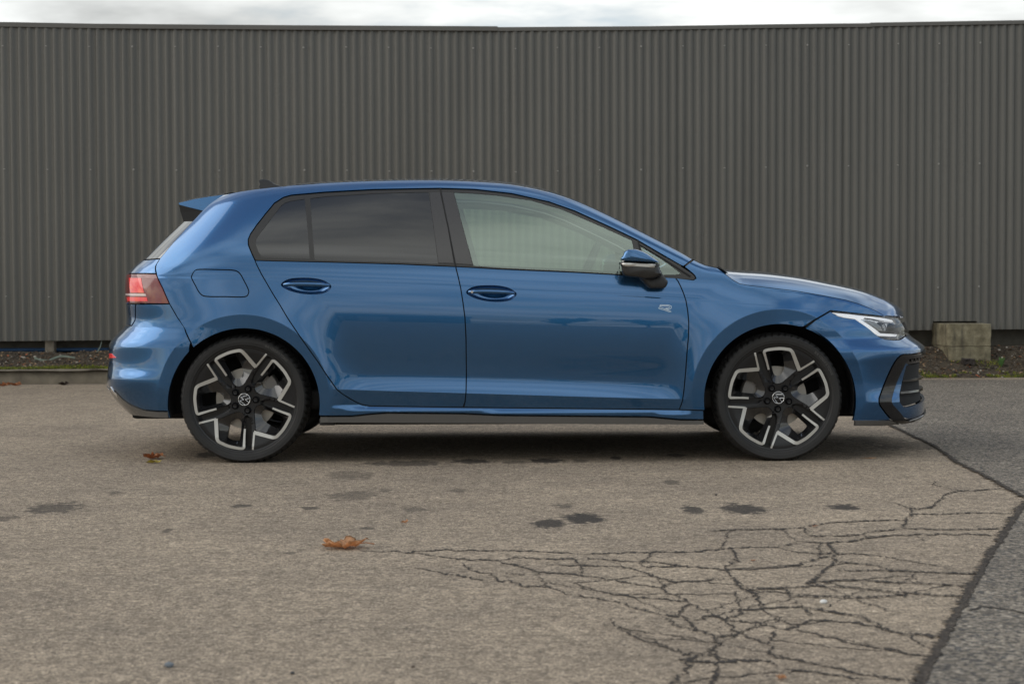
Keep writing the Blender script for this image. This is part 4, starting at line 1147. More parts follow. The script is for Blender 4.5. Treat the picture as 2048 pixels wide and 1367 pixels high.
# headlights ---------------------------------------------------------------
HLH = [(1661.5, 621.2)] + HL_TOP[1:-1] + [(1806, 638.2)]
zc_, zd_ = 0.672, 0.634
hl_loop = np.concatenate([tz(HLH), tz([(1812, 641)]), np.array([(tz([(1816, 650)])[0][0] + .05, 0.677), (tz([(1816, 650)])[0][0] + .05, 0.628)]), tz([(1815, 667), (1806, 674)] + HL_LOW[::-1])])
hl = panel('headlight', [hl_loop], MT['gloss_black'], off=-0.030, skirt=False, crease=False)
panel('lens', [hl_loop], MT['lens_clear'], hl, off=0.0005, inset=0.001, skirt=False, crease=False)
panel('light_guide', [tz([(1665.5, 624.2), (1700, 627.3), (1740, 632), (1775, 636), (1788, 638.6), (1790, 641.5), (1760, 638.5), (1732, 634.8), (1728, 638), (1712, 637.3), (1694, 634.8), (1680, 631.5)])], MT['light_guide'], hl, off=-0.010, inset=0, depth=.012)
panel('light_guide', [tz([(1714.5, 637.8), (1724, 638), (1756, 660), (1763, 666.2), (1798, 668.2), (1795, 672.5), (1761, 671.5), (1752, 667)])], MT['light_guide'], hl, off=-0.009, inset=0, depth=.012)
panel('reflector', [tz([(1729, 638.6), (1733, 636.5), (1762, 640), (1781, 641.5), (1783, 649), (1781, 664), (1764, 661.5), (1757, 656)])], MT['chrome'], hl, off=-0.022, inset=0, depth=.008)
panel('projector', [tz([(1735, 640), (1752, 640.5), (1766, 653), (1768, 660.5), (1762, 659.5)])], MT['silver'], hl, off=-0.014, inset=0, depth=.012)
panel('projector', [tz([(1760, 642.5), (1778, 644), (1776, 655), (1774, 661)])], MT['lens_clear'], hl, off=-0.010, inset=0, depth=.012)
panel('grille_strip', [np.array([(tz([(1816, 650)])[0][0] + .052, 0.677), (TF - .001, 0.676), (TF - .001, 0.634), (tz([(1816, 650)])[0][0] + .052, 0.628)])], MT['gloss_black'], off=-0.012)

# spoiler ------------------------------------------------------------------
def yrail(x): return -S(x, ztop(x) - .003)[..., 1]
ypos = np.linspace(-1, 1, 25)
def strip(a_px, b_px, ya, yb):
    a, b = at_y(*a_px, -ya), at_y(*b_px, -yb)
    return a, b
ea = S(*top_tz([(443.8, 389.5)])[0]); tip = at_y(357.2, 406, -0.50); lowp = at_y(405, 422, -0.585); btm = at_y(369.5, 460, -0.60); mid = at_y(361, 424, -0.52)
V = []; Fc = []
def sweep(P, cr, rows):
    out = []
    for s in ypos:
        for p, c in zip(P, cr):
            out.append((p[0] - c[1] * (1 - s * s), p[1] * -s if False else abs(p[1]) * s, p[2] + c[0] * (1 - abs(s) ** 2.6)))
    return out
prof = [ea, ea * .66 + tip * .34 + np.array([0, 0, .004]), ea * .33 + tip * .67 + np.array([0, 0, .005]), tip, tip + np.array([.006, 0, -.010]), lowp + np.array([.01, .02, 0])]
crs = [(.030, 0), (.029, .01), (.028, .02), (.026, .03), (.026, .03), (.03, 0)]
V = sweep(prof, crs, len(prof)); m = len(prof)
for i in range(len(ypos) - 1):
    for j in range(m - 1):
        Fc.append((i*m + j, i*m + j + 1, (i+1)*m + j + 1, (i+1)*m + j))
Fc += [tuple(range(m)), tuple((len(ypos)-1)*m + j for j in range(m))]
bm = bmesh.new(); vs = [bm.verts.new(v) for v in V]
for f in Fc: bm.faces.new([vs[a] for a in f])
sp = autosmooth(mk_bm('roof_spoiler', bm, MT['paint'], car), 30)
for s in (1, -1):
    fin = [tip + np.array([.002, 0, -.008]), lowp + np.array([-.002, 0, -.001]), (lowp + btm) / 2 + np.array([.002, 0, 0]), btm, (btm + mid) / 2 + np.array([.004, 0, .0]), mid]
    bm = bmesh.new()
    a = [bm.verts.new((p[0], p[1] * s, p[2])) for p in fin]
    b = [bm.verts.new((p[0] + .01, (p[1] + .05) * s, p[2])) for p in fin]
    bm.faces.new(a); bm.faces.new(b[::-1])
    for i in range(len(fin)):
        j = (i + 1) % len(fin)
        bm.faces.new((a[i], b[i], b[j], a[j]))
    mk_bm('side_fin', bm, pmat('fin_black', (.002, .002, .002), .6, spec=.12), sp)
# shark fin aerial
af = [(518.5, 361.5), (520.5, 359), (531, 358.8), (541, 362), (552, 369), (566, 373.2), (567, 374.5), (523, 376.2), (521, 368)]
P = [at_y(a, b, 0.0) for a, b in catmull(af, 3, True)]
zb_ = min(p[2] for p in P); V = []; m = len(P)
for s in (-1, -.6, 0, .6, 1):
    for p in P:
        hgt = (p[2] - zb_) / 0.05
        wd = 0.028 * (1 - .8 * np.clip(hgt, 0, 1))
        sh = 1 - .10 * abs(s) ** 3
        V.append((p[0], s * wd, zb_ + (p[2] - zb_) * sh - .01 * (p[2] - zb_ < .004)))
Fc = [tuple(range(m)), tuple(4*m + j for j in range(m))]
for i in range(4):
    for j in range(m): Fc.append((i*m + j, i*m + (j+1) % m, (i+1)*m + (j+1) % m, (i+1)*m + j))
bm = bmesh.new(); vs = [bm.verts.new(v) for v in V]
for f in Fc: bm.faces.new([vs[a] for a in f])
autosmooth(mk_bm('aerial_fin', bm, pmat('aerial_black', (.004, .004, .004), .45), car), 40)

# mirrors --------------------------------------------------------------------
def mz(a, b): return (1200 + a / 7.595, 460 + b / 7.595)
def mirror_body(name, out, mat, y_out, y_in, parent, s, front_shift=0.0, rnd=0.035):
    P = at_y([p[0] for p in out], [p[1] for p in out], -(y_out + y_in) / 2)
    c = P.mean(0); V = []; m = len(P); rows = []
    prof = [(y_out, .70), (y_out - .003, .84), (y_out - .009, .93), (y_out - .02, .985), (y_out - .035, 1.0), (y_in + .03, 1.0), (y_in, .97)]
    for yy, k in prof:
        for p in P:
            V.append((c[0] + (p[0] - c[0]) * k + front_shift * (y_out - yy), -yy * s, c[2] + (p[2] - c[2]) * k))
    Fc = [tuple(range(m)), tuple((len(prof)-1)*m + j for j in range(m))]
    for i in range(len(prof) - 1):
        for j in range(m): Fc.append((i*m + j, i*m + (j+1) % m, (i+1)*m + (j+1) % m, (i+1)*m + j))
    bm = bmesh.new(); vs = [bm.verts.new(v) for v in V]
    for f in Fc: bm.faces.new([vs[a] for a in f])
    return autosmooth(mk_bm(name, bm, mat, parent), 60)
CAP = catmull([mz(303, 462), mz(322, 390), mz(350, 330), mz(400, 300), mz(460, 292), mz(530, 296), (1285.6, 504.5), mz(740, 392), mz(820, 447), mz(876, 492), mz(840, 497), mz(640, 484)], 4, True)
BASE = catmull([mz(305, 480), mz(700, 500), mz(862, 508), mz(872, 560), mz(905, 640), mz(915, 668), mz(850, 712), mz(740, 740), mz(640, 738), mz(560, 722), mz(430, 708), mz(355, 690), mz(318, 650), mz(300, 560)], 4, True)
ARM = catmull([mz(590, 722), mz(700, 740), mz(830, 715), mz(918, 662), mz(985, 738), mz(1012, 778), mz(1008, 820), mz(975, 868), mz(920, 884), mz(800, 884), mz(742, 878), mz(690, 830)], 4, True)
SIG = [mz(322, 492), mz(520, 498), mz(700, 508), mz(845, 512), mz(850, 545), mz(832, 577), mz(700, 568), mz(500, 556), mz(335, 552)]
for s, dr in ((1, fdoor), (-1, far_of[fdoor.name])):
    mo = mirror_body('wing_mirror', BASE, MT['trim'], 1.045, 0.86, car, s, .10)
    mirror_body('mirror_cap', CAP, MT['paint'], 1.052, 0.855, mo, s, .10)
    mirror_body('indicator', catmull(SIG, 3, True), MT['silver'], 1.050, 0.98, mo, s, .12)
    mirror_body('mirror_foot', ARM, MT['plastic'], 0.985, 0.80, mo, s, .0)
    P = at_y([p[0] for p in CAP[:1]], [p[1] for p in CAP[:1]], -0.95)[0]
    bm = bevel_box(P[0] + 0.010, -0.945 * s, P[2] - 0.018, 0.012, 0.15, 0.07, .004, 2)
    mk_bm('mirror_glass', bm, MT['chrome'], mo)

# wheel housings, floor, cabin -------------------------------------------------
for sx in (-1, 1):
    for s in (1, -1):
        V = []; Fc = []; ths = np.linspace(R(-13), R(193), 48)
        prof = [(.372, .868), (.378, .82), (.382, .70), (.38, .56), (.10, .55)]
        for rr, yy in prof:
            for th in ths:
                V.append((sx * HUB_X + rr * math.cos(th), -yy * s, 0.314 + rr * math.sin(th)))
        m = len(ths)
        for i in range(len(prof) - 1):
            for j in range(m - 1): Fc.append((i*m + j, i*m + j + 1, (i+1)*m + j + 1, (i+1)*m + j))
        bm = bmesh.new(); vs = [bm.verts.new(v) for v in V]
        for f in Fc: bm.faces.new([vs[a] for a in f])
        mk_bm('wheel_housing', bm, MT['plastic'], car, True)
for c, sz in (((0, 0, .205), (1.86, 1.60, .05)), ((0, 0, .22), (3.9, 1.0, .06)), ((1.86, 0, .225), (.26, 1.2, .05)), ((-1.80, 0, .29), (.26, 1.0, .06))):
    mk_bm('floor_pan', bevel_box(*c, *sz, .02), MT['dark'], car)
for x0, x1, y0 in ((640, 672, 846),):
    a, b = at_y(x0, y0, -.80), at_y(x1, y0, -.80)
    mk_bm('splash_guard', bevel_box((a[0] + b[0]) / 2, -.70, a[2] + .01, b[0] - a[0], .28, .035, .008), MT['plastic'], car)
# door cards, dashboard, wheel, seats
for L in (DOOR_REAR[1:12] + [(926, 790)] + DOOR_MID[::-1][3:] + BELT_PX[:4][::-1], DOOR_MID[:-3] + [(1355, 790)] + DOOR_FRONT[::-1][3:] + BELT_PX[4:][::-1][1:]):
    panel('door_card', [tz(L)], MT['interior'], off=-0.055, skirt=False, crease=False, h=0.05)
panel('cabin_pillar', [tz([(862, 386), (905, 386), (922, 420), (934, 470), (950, 532), (905, 530), (885, 470)])], MT['headliner'], off=-0.05, skirt=False, crease=False, h=0.04)
panel('cabin_rail', [np.concatenate([tz([(620, 388), (750, 381), (880, 378), (1000, 385), (1098, 405), (1190, 441), (1265, 476), (1300, 496)]), tz([(1270, 492), (1180, 447), (1090, 413), (1000, 396), (880, 390), (750, 393), (620, 401)])])], MT['headliner'], off=-0.035, skirt=False, crease=False, h=0.04)
def soft_box(name, c, s, b, mat, rx=0.0, ry=0.0, parent=None):
    bm = bevel_box(0, 0, 0, *s, b, 4)
    bmesh.ops.rotate(bm, verts=bm.verts, matrix=Matrix.Rotation(ry, 3, 'Y'))
    bmesh.ops.translate(bm, verts=bm.verts, vec=Vector(c))
    return mk_bm(name, bm, mat, parent or car, True)
for s in (-1, 1):
    st = soft_box('front_seat', (-.10, .37 * s, .50), (.52, .50, .16), .06, MT['seat'])
    soft_box('backrest', (-.42, .37 * s, .80), (.13, .48, .62), .055, MT['seat'], ry=R(-20), parent=st)
    soft_box('headrest', (-.555, .37 * s, 1.155), (.10, .27, .17), .04, MT['seat'], ry=R(-14), parent=st)
st = soft_box('rear_bench', (-.98, 0, .55), (.50, 1.24, .18), .06, MT['seat'])
soft_box('backrest', (-1.28, 0, .84), (.13, 1.24, .56), .05, MT['seat'], ry=R(-22), parent=st)
for y in (-.37, 0, .37):
    soft_box('headrest', (-1.42, y, 1.14), (.09, .24, .13), .03, MT['seat'], ry=R(-18), parent=st)
soft_box('cabin_floor', (0, 0, .30), (2.6, 1.44, .10), .03, MT['interior'])
dash = soft_box('dashboard', (.82, 0, .80), (.42, 1.42, .26), .07, MT['interior'])
for pz in ((.60, .30, .94),):
    soft_box('display', (.615, 0.02, .955), (.025, .26, .15), .008, MT['gloss_black'], ry=R(-8), parent=dash)
soft_box('instrument_hood', (.66, -.37, .955), (.14, .36, .10), .03, MT['interior'], ry=R(-8), parent=dash)
sw = tube([(0, .185 * math.cos(a), .185 * math.sin(a)) for a in np.linspace(0, 2 * math.pi, 41)[:-1]], .017, 10, close=True)
swo = mk('steering_wheel', sw[0], sw[1], MT['interior'], car)
rotm = Matrix.Translation((.375, -.37, .905)) @ Matrix.Rotation(R(24), 4, 'Y')
swo.data.transform(rotm)
for a in (0, 180, 270):
    v, f = tube([(0, .03 * math.cos(R(a)), .03 * math.sin(R(a))), (0, .18 * math.cos(R(a)), .18 * math.sin(R(a)))], .014, 8)
    spk = mk('spoke', v, f, MT['interior'], swo); spk.data.transform(rotm)
hubm = bevel_box(.0, 0, 0, .04, .13, .11, .018, 3); bmesh.ops.transform(hubm, matrix=rotm, verts=hubm.verts); mk_bm('airbag_cover', hubm, MT['interior'], swo, True)

# ---------------------------------------------------------------- wheels
WS = 4.713 * 406
def wz(a, b): return ((a - 742) / WS, (692 - b) / WS)
RIM_Y = 0.862
def dish(r): return -0.020 * (1 - np.clip(r / 0.235, 0, 1) ** 2)
def rot2(P, deg):
    c, s = math.cos(R(deg)), math.sin(R(deg)); P = np.asarray(P)
    return np.stack([P[:, 0] * c - P[:, 1] * s, P[:, 0] * s + P[:, 1] * c], 1)
POCK = catmull([wz(*p) for p in [(655, 432), (640, 360), (622, 290), (632, 264), (665, 252), (745, 244), (815, 247), (845, 262), (862, 292), (895, 365), (926, 432), (905, 452), (860, 490), (812, 530), (780, 556), (742, 566), (708, 556), (684, 520), (668, 475)]], 3, True)
HOLE = catmull([wz(*p) for p in [(672, 300), (690, 286), (740, 278), (785, 283), (795, 310), (806, 380), (806, 432), (785, 468), (757, 489), (732, 488), (708, 470), (694, 420), (680, 350)]], 3, True)
CHAN = catmull([wz(*p) for p in [(958, 450), (1010, 414), (1066, 376), (1088, 372), (1108, 396), (1102, 424), (1050, 462), (985, 508), (930, 548), (885, 590), (866, 598), (846, 578), (862, 540), (905, 492)]], 3, True)
SILV1 = catmull([wz(*p) for p in [(652, 428), (634, 360), (613, 290), (604, 262)]], 4) + catmull([wz(*p) for p in [(612, 248), (650, 238), (745, 228), (820, 234), (852, 242), (872, 262)]], 4) + catmull([wz(*p) for p in [(890, 305), (915, 370), (942, 436)]], 4)
SILV2 = [wz(*p) for p in [(938, 434), (1000, 396), (1078, 347)]]
def ray_poly(c, ang, poly):
    P = np.asarray(poly) - c; Q = np.roll(P, -1, 0); d = np.array([math.cos(ang), math.sin(ang)])
    best = 0
    for a, b in zip(P, Q):
        e = b - a; den = d[0] * e[1] - d[1] * e[0]
        if abs(den) < 1e-12: continue
        t = (a[0] * e[1] - a[1] * e[0]) / den; u = (a[0] * d[1] - a[1] * d[0]) / den
        if t > 0 and 0 <= u <= 1: best = max(best, t)
    return np.asarray(c) + d * best
def flat_ribbon(pts, width, lev, th):
    L = resample(np.array(pts), 0.004, closed=False)
    d = np.gradient(L, axis=0); d /= np.linalg.norm(d, axis=1)[:, None] + 1e-12
    n = np.stack([-d[:, 1], d[:, 0]], 1)
    w = np.interp(np.linspace(0, 1, len(L)), np.linspace(0, 1, len(width)), width)[:, None]
    a, b = L + n * w / 2, L - n * w / 2
    k = len(L); V = []
    for q_, l in ((a, lev), (b, lev), (a, lev - th), (b, lev - th)):
        V += [(p[0], p[1], l + dish(np.hypot(*p))) for p in q_]
    Fc = []
    for i in range(k - 1):
        Fc += [(i, i+1, k+i+1, k+i), (i, 2*k+i, 2*k+i+1, i+1), (k+i, k+i+1, 3*k+i+1, 3*k+i)]
    Fc += [(0, k, 3*k, 2*k), (k-1, 3*k-1, 4*k-1, 2*k-1)]
    return V, Fc
def lathe(prof, n=120, groove=None):
    V = []; Fc = []; m = len(prof)
    for i in range(n):
        a = 2 * math.pi * i / n
        for j, (r, o) in enumerate(prof):
            rr = r - (groove(i, j) if groove else 0)
            V.append((rr * math.cos(a), rr * math.sin(a), o))
    for i in range(n):
        i2 = (i + 1) % n
        for j in range(m - 1): Fc.append((i*m + j, i2*m + j, i2*m + j + 1, i*m + j + 1))
    return V, Fc
PF = []
def wheel_meshes():
    out = []                                         # (name, V, F, material, smooth angle, turns with the wheel)
    # black face with pockets
    holes = []
    for k in range(5):
        holes.append(rot2(resample(np.array(POCK), .006), -72 * k)); holes.append(rot2(resample(np.array(CHAN), .006), -72 * k))
    circ = np.array([(0.2545 * math.cos(a), 0.2545 * math.sin(a)) for a in np.linspace(0, 2 * math.pi, 121)[:-1]])
    g = np.arange(-.25, .2501, .013); P = np.stack([a.ravel() for a in np.meshgrid(g, g)], 1)
    loops = [circ] + holes
    P = P[in_loops(P, loops)]
    A = np.concatenate(loops)
    P = P[[((p - A) ** 2).sum(1).min() > .004 ** 2 for p in P]]
    Q, T, _ = cdt(loops, P)
    V = [(p[0], p[1], dish(np.hypot(*p)) - .003) for p in Q]; Fc = [tuple(t) for t in T]
    hc_ = np.array(HOLE).mean(0); N = 56
    for k in range(5):
        PF.append(len(Fc)); b0 = len(V); ang = [2 * math.pi * i / N for i in range(N)]
        rp = rot2(np.array([ray_poly(hc_, a, POCK) for a in ang]), -72 * k); rh = rot2(np.array([ray_poly(hc_, a, HOLE) for a in ang]), -72 * k)
        V += [(p[0], p[1], dish(np.hypot(*p)) - .003) for p in rp]
        V += [(p[0], p[1], dish(np.hypot(*p)) - .010) for p in rp * .93 + rh * .07]
        V += [(p[0], p[1], -.046) for p in rh]; V += [(p[0], p[1], -.075) for p in rh]
        for r_ in range(3):
            for i in range(N): Fc.append((b0 + r_*N + i, b0 + r_*N + (i+1) % N, b0 + (r_+1)*N + (i+1) % N, b0 + (r_+1)*N + i))
        PF.append(len(Fc))
        c = rot2(np.array(CHAN), -72 * k); cm = c.mean(0); c2 = cm + (c - cm) * .84; m = len(c); b0 = len(V)
        V += [(p[0], p[1], dish(np.hypot(*p)) - .003) for p in c]; V += [(p[0], p[1], -.042) for p in c2]
        for i in range(m): Fc.append((b0 + i, b0 + (i+1) % m, b0 + m + (i+1) % m, b0 + m + i))
        Fc.append(tuple(b0 + m + i for i in range(m)))
    out.append(('wheel', V, Fc, 'rim_black', 30, True))
    v, f = lathe([(.2535, .001), (.2600, .003), (.2615, -.003), (.252, -.012), (.240, -.03), (.236, -.19), (.25, -.20)], 120)
    out.append(('rim_barrel', v, f, 'rim_black', 40, True))
    for k in range(5):
        v1, f1 = flat_ribbon(SILV1, [.0095, .010, .0125, .014, .0145, .0150, .017, .0185, .018], .0015, .006)
        v2, f2 = flat_ribbon(SILV2, [.0095, .009, .009], .0010, .006)
        for v, f in ((v1, f1), (v2, f2)):
            q_ = rot2(np.array([(a, b) for a, b, c in v]), -72 * k)
            out.append(('rim_accent', [(p[0], p[1], w[2]) for p, w in zip(q_, v)], f, 'silver', 40, True))
        a = R(270 - 72 * k - 1.5); bc = np.array([.056 * math.cos(a), .056 * math.sin(a)])
        v, f = lathe([(.0005, -.004), (.005, -.004), (.0055, -.006), (.0095, -.0055), (.0115, -.010), (.0115, -.016), (.0165, -.0125), (.018, -.016), (.0185, -.022)], 14)
        out.append(('wheel_bolt', [(p[0] + bc[0], p[1] + bc[1], p[2] + .002) for p in v], f, 'rim_black', 30, True))
    v, f = lathe([(.0003, -.0095), (.026, -.0095), (.031, -.012), (.033, -.022)], 48)
    out.append(('centre_cap', v, f, 'rim_black', 40, True))
    ring = [(.0288 * math.cos(a), .0288 * math.sin(a), -.0085) for a in np.linspace(0, 2 * math.pi, 49)[:-1]]
    v, f = tube(ring, .0016, 8, close=True); out.append(('emblem', v, f, 'chrome', 60, True))
    def ez(a, b): return ((a - 655) / 11.39 / 406, (650 - b) / 11.39 / 406, -.0085)
    for st in ([(752, 578), (590, 578), (648, 652), (545, 642), (638, 778)], [(788, 660), (676, 660), (735, 750)]):
        v, f = tube([ez(*p) for p in resample(np.array(st, float), 12, False)], .0015, 6); out.append(('emblem', v, f, 'chrome', 60, True))
    v, f = lathe([(.055, -.060), (.075, -.060), (.078, -.088), (.082, -.089), (.152, -.089), (.152, -.112), (.07, -.113)], 96)
    out.append(('brake_disc', v, f, 'disc', 30, True))
    V = []; Fc = []
    for r_, o in ((.118, -.062), (.172, -.062), (.176, -.075), (.176, -.14), (.118, -.14)):
        for a in np.linspace(R(-28), R(32), 14): V.append((r_ * math.cos(a), r_ * math.sin(a), o))
    for i in range(4):
        for j in range(13): Fc.append((i*14 + j, i*14 + j + 1, (i+1)*14 + j + 1, (i+1)*14 + j))
    Fc += [(0, 14, 28, 42, 56), (13, 27, 41, 55, 69)]
    out.append(('brake_caliper', V, Fc, 'caliper', 30, False))
    # tyre
    prof = [(.250, -.012), (.2585, .0005), (.2605, .0035), (.2625, .0032), (.264, .0050), (.270, .0085), (.2715, .0092), (.273, .0086), (.281, .0105), (.289, .0112), (.2965, .0098), (.298, .0104), (.2995, .0090), (.305, .0050), (.3095, -.0010),
            (.3125, -.008), (.3150, -.016), (.3172, -.026), (.3187, -.040), (.3195, -.056), (.3196, -.0585), (.3125, -.060), (.3125, -.068), (.3197, -.0695), (.320, -.090), (.320, -.1005), (.3125, -.102), (.3125, -.110), (.320, -.1115), (.3197, -.150), (.3125, -.152), (.3125, -.160), (.3190, -.162), (.317, -.195), (.311, -.212), (.300, -.224), (.28, -.230), (.255, -.222), (.250, -.205)]
    tp = {13: .0012, 14: .0035, 15: .0055, 16: .006, 17: .006, 18: .006, 19: .005, 24: .004, 25: .004, 29: .004, 32: .005, 33: .005}
    def gr(i, j):
        ph = (i + (j - 13) // 2) % 7
        return tp.get(j, 0) * 1.3 if ph in (0, 1) and j >= 13 else 0
    v, f = lathe(prof, 420, gr)
    out.append(('tyre', v, f, 'rubber', 35, False))
    return out
WM = wheel_meshes()
def letters(text, ang0, ang1, rad, size):
    V = []; Fc = []
    for i, ch in enumerate(text):
        cu = bpy.data.curves.new('letter', 'FONT'); cu.body = ch; cu.size = size; cu.align_x = 'CENTER'; cu.align_y = 'CENTER'; cu.extrude = .0006
        to = bpy.data.objects.new('letter', cu)
        me = bpy.data.meshes.new_from_object(to)
        a = R(ang0 + (ang1 - ang0) * i / (len(text) - 1))
        c, s = math.cos(a - math.pi / 2), math.sin(a - math.pi / 2); b0 = len(V)
        for v in me.vertices:
            V.append((rad * math.cos(a) + v.co.x * c - v.co.y * s, rad * math.sin(a) + v.co.x * s + v.co.y * c, .0108 + v.co.z))
        Fc += [tuple(b0 + k for k in p.vertices) for p in me.polygons]
        bpy.data.objects.remove(to); bpy.data.curves.remove(cu); bpy.data.meshes.remove(me)
    return V, Fc
MT['letter'] = pmat('moulded_rubber_letters', (0.075, 0.072, 0.068), 0.6)
for sx, turn, lt in ((-1, 17.7, (67, 42)), (1, 0.0, (51, 24))):
    for s in (1, -1):
        root = None
        for name, V, Fc, mn, ang, trn in WM:
            P = np.array(V, float)
            if trn:
                P[:, :2] = rot2(P[:, :2], turn)
            elif name == 'brake_caliper':
                P[:, :2] = rot2(P[:, :2], 10 if sx < 0 else 160)
            W = np.stack([sx * HUB_X + P[:, 0], -s * (RIM_Y + P[:, 2]), HUB_Z + P[:, 1]], 1)
            if name == 'tyre':
                low_ = W[:, 2] < 0.0012
                W[low_, 2] = 0.0012
                bul = np.clip((0.055 - W[:, 2]) / .055, 0, 1) * np.clip((P[:, 2] + .03) / .04, 0, 1)
                W[:, 1] -= s * .006 * bul
            bm = bmesh.new(); vs = [bm.verts.new(w) for w in W]
            for f in Fc:
                try: bm.faces.new([vs[i] for i in f])
                except ValueError: pass
            if name == 'wheel':
                bmesh.ops.remove_doubles(bm, verts=bm.verts, dist=2e-5)
            o = autosmooth(mk_bm(name, bm, MT[mn], root or car), ang)
            if root is None:
                root = o
                o.data.materials.append(MT['rim_pocket_lit'])
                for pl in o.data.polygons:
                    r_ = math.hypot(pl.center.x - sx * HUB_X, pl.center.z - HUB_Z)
                    if abs(pl.normal.y) < .93 and r_ < .252: pl.material_index = 1  # sloping facets take the lightened copy of the wheel black
        if s == 1:
            V, Fc = letters('BRIDGESTONE', lt[0], lt[1], .2855, .017)
            mk('tyre_lettering', [(sx * HUB_X + p[0], -(RIM_Y + p[2]), HUB_Z + p[1]) for p in V], Fc, MT['letter'], root, False)

# ================================================================== small things
# concrete block poking out under the wall
MT['block'] = bpy.data.materials.new('mossy_concrete')
nt, b = nodes(MT['block']); L_ = nt.links.new
b.inputs['Roughness'].default_value = .95
tcn = nn(nt, 'ShaderNodeTexCoord')
n_a = nn(nt, 'ShaderNodeTexNoise'); n_a.inputs['Scale'].default_value = 11; n_a.inputs['Detail'].default_value = 8; n_a.inputs['Roughness'].default_value = .68; L_(tcn.outputs['Object'], n_a.inputs['Vector'])
mp = nn(nt, 'ShaderNodeMapping'); mp.inputs['Scale'].default_value = (16, 16, 2.2); L_(tcn.outputs['Object'], mp.inputs['Vector'])
n_b = nn(nt, 'ShaderNodeTexNoise'); n_b.inputs['Scale'].default_value = 1; n_b.inputs['Detail'].default_value = 4; L_(mp.outputs[0], n_b.inputs['Vector'])
rp = nn(nt, 'ShaderNodeValToRGB'); L_(n_a.outputs[0], rp.inputs[0])
e = rp.color_ramp.elements; e[0].position = .32; e[0].color = (.105, .090, .055, 1); e[1].position = .70; e[1].color = (.30, .265, .175, 1)
x_ = e.new(.5); x_.color = (.19, .165, .105, 1)
r1 = nn(nt, 'ShaderNodeMapRange'); r1.inputs[1].default_value = .52; r1.inputs[2].default_value = .66; r1.inputs[4].default_value = .62; L_(n_b.outputs[0], r1.inputs[0])
mxs = nn(nt, 'ShaderNodeMix', data_type='RGBA'); L_(r1.outputs[0], mxs.inputs[0]); L_(rp.outputs[0], mxs.inputs[6]); mxs.inputs[7].default_value = (.055, .048, .038, 1)
L_(mxs.outputs[2], b.inputs['Base Color'])
bp = nn(nt, 'ShaderNodeBump'); bp.inputs['Strength'].default_value = .6; bp.inputs['Distance'].default_value = .01; L_(n_a.outputs[0], bp.inputs['Height']); L_(bp.outputs[0], b.inputs['Normal'])
bf = .30                                            # the face stands this far in front of the wall
aL, zT = wall_ab(1895, 648, bf); aR, _ = wall_ab(1982.6, 648, bf); _, zM = wall_ab(1930, 692.6, bf)
root = empty('concrete_block', wp((aL + aR) / 2, bf - .26, .0))
tag(root, 'square mossy concrete footing block jutting from the notch in the wall base', 'block')
def rough_block(name, a0, a1, b0, b1, z0, z1, mat, parent, amp=.006, in_low=0.0, res=.022):
    bm = bmesh.new(); bmesh.ops.create_cube(bm, size=1)
    bmesh.ops.bevel(bm, geom=bm.edges[:], offset=.02, segments=1, affect='EDGES')
    bmesh.ops.subdivide_edges(bm, edges=bm.edges[:], cuts=10, use_grid_fill=True)
    for v in bm.verts:
        f = v.co.z + .5
        a = a0 + (a1 - a0) * (v.co.x + .5); bb = b0 + (b1 - b0) * (.5 - v.co.y); z = z0 + (z1 - z0) * f
        if in_low: a += in_low * (1 - f) * max(0, .5 - v.co.x)
        q_ = np.array(wp(a, bb, z)); n3 = noise.noise_vector(Vector(q_ * 14)) * amp + noise.noise_vector(Vector(q_ * 40)) * amp * .45
        v.co = Vector(q_) + n3 - parent.location
    return autosmooth(mk_bm(name, bm, mat, parent), 50)
rough_block('upper_block', aL, aR, bf - .50, bf, zM, zT, MT['block'], root)
rough_block('lower_block', aL + .004, aR - .003, bf - .50, bf + .004, .02, zM - .002, MT['block'], root, in_low=.03)

# timber post behind the sheets, blue pipe, strap
pa0, _ = wall_ab(90, 700, -.03); pa1, _ = wall_ab(107.5, 700, -.03)
post = rough_block('timber_post', pa0, pa1, -.155, -.03, .10, 1.2, MT['timber'], empty('tmp'), amp=.003)
tmp = post.parent; post.parent = None; bpy.data.objects.remove(tmp)
tag(post, 'short weathered grey timber post under the left end of the wall', 'post')
MT['pipe'] = pmat('blue_polythene_pipe', (.012, .060, .150), .42, var=.15, vscale=6)
pp = [wp(a, -.185 + .006 * math.sin(a * 2.1), .268 + .004 * math.sin(a * 1.3 + 1)) for a in np.linspace(-8.5, -1.2, 60)]
_, pz = wall_ab(40, 700.5, -.185)
pp = [(p[0], p[1], p[2] - .268 + pz) for p in pp]
v, f = tube(pp, .0175, 12)
tag(mk('water_pipe', v, f, MT['pipe']), 'straight blue water pipe running along the wall base behind the post', 'pipe')
MT['strap'] = pmat('pale_green_strap', (.36, .43, .36), .55, var=.12, vscale=30)
MT['strap2'] = pmat('dirty_strap', (.19, .15, .11), .8)
st = [(203.5, 676), (203, 684), (200, 693.4), (195.5, 701.5), (189.6, 709), (181, 714.6), (170, 716), (156, 716.5), (140, 713.4), (123, 711.8), (113, 713.8), (105, 717), (98, 719.8), (91, 720.3), (84, 719.6), (77, 718.2), (68.5, 714.8)]
bs = np.interp(range(len(st)), [0, 3, 6, len(st) - 1], [-.05, .04, .26, .33])
P = []
for (a, b_), bb in zip(st, bs):
    aa, z = wall_ab(a, b_, bb); P.append(wp(aa, bb, z))
P = np.array(catmull(P, 5))
V = []
for i, p in enumerate(P):
    hw = .0085; tilt = .9 if i < 25 else .5
    V += [p + np.array([0, -hw * tilt, hw]), p - np.array([0, -hw * tilt, hw]), p - np.array([0, -hw * tilt, hw]) + np.array([0, .003, 0]), p + np.array([0, -hw * tilt, hw]) + np.array([0, .003, 0])]
Fc = []
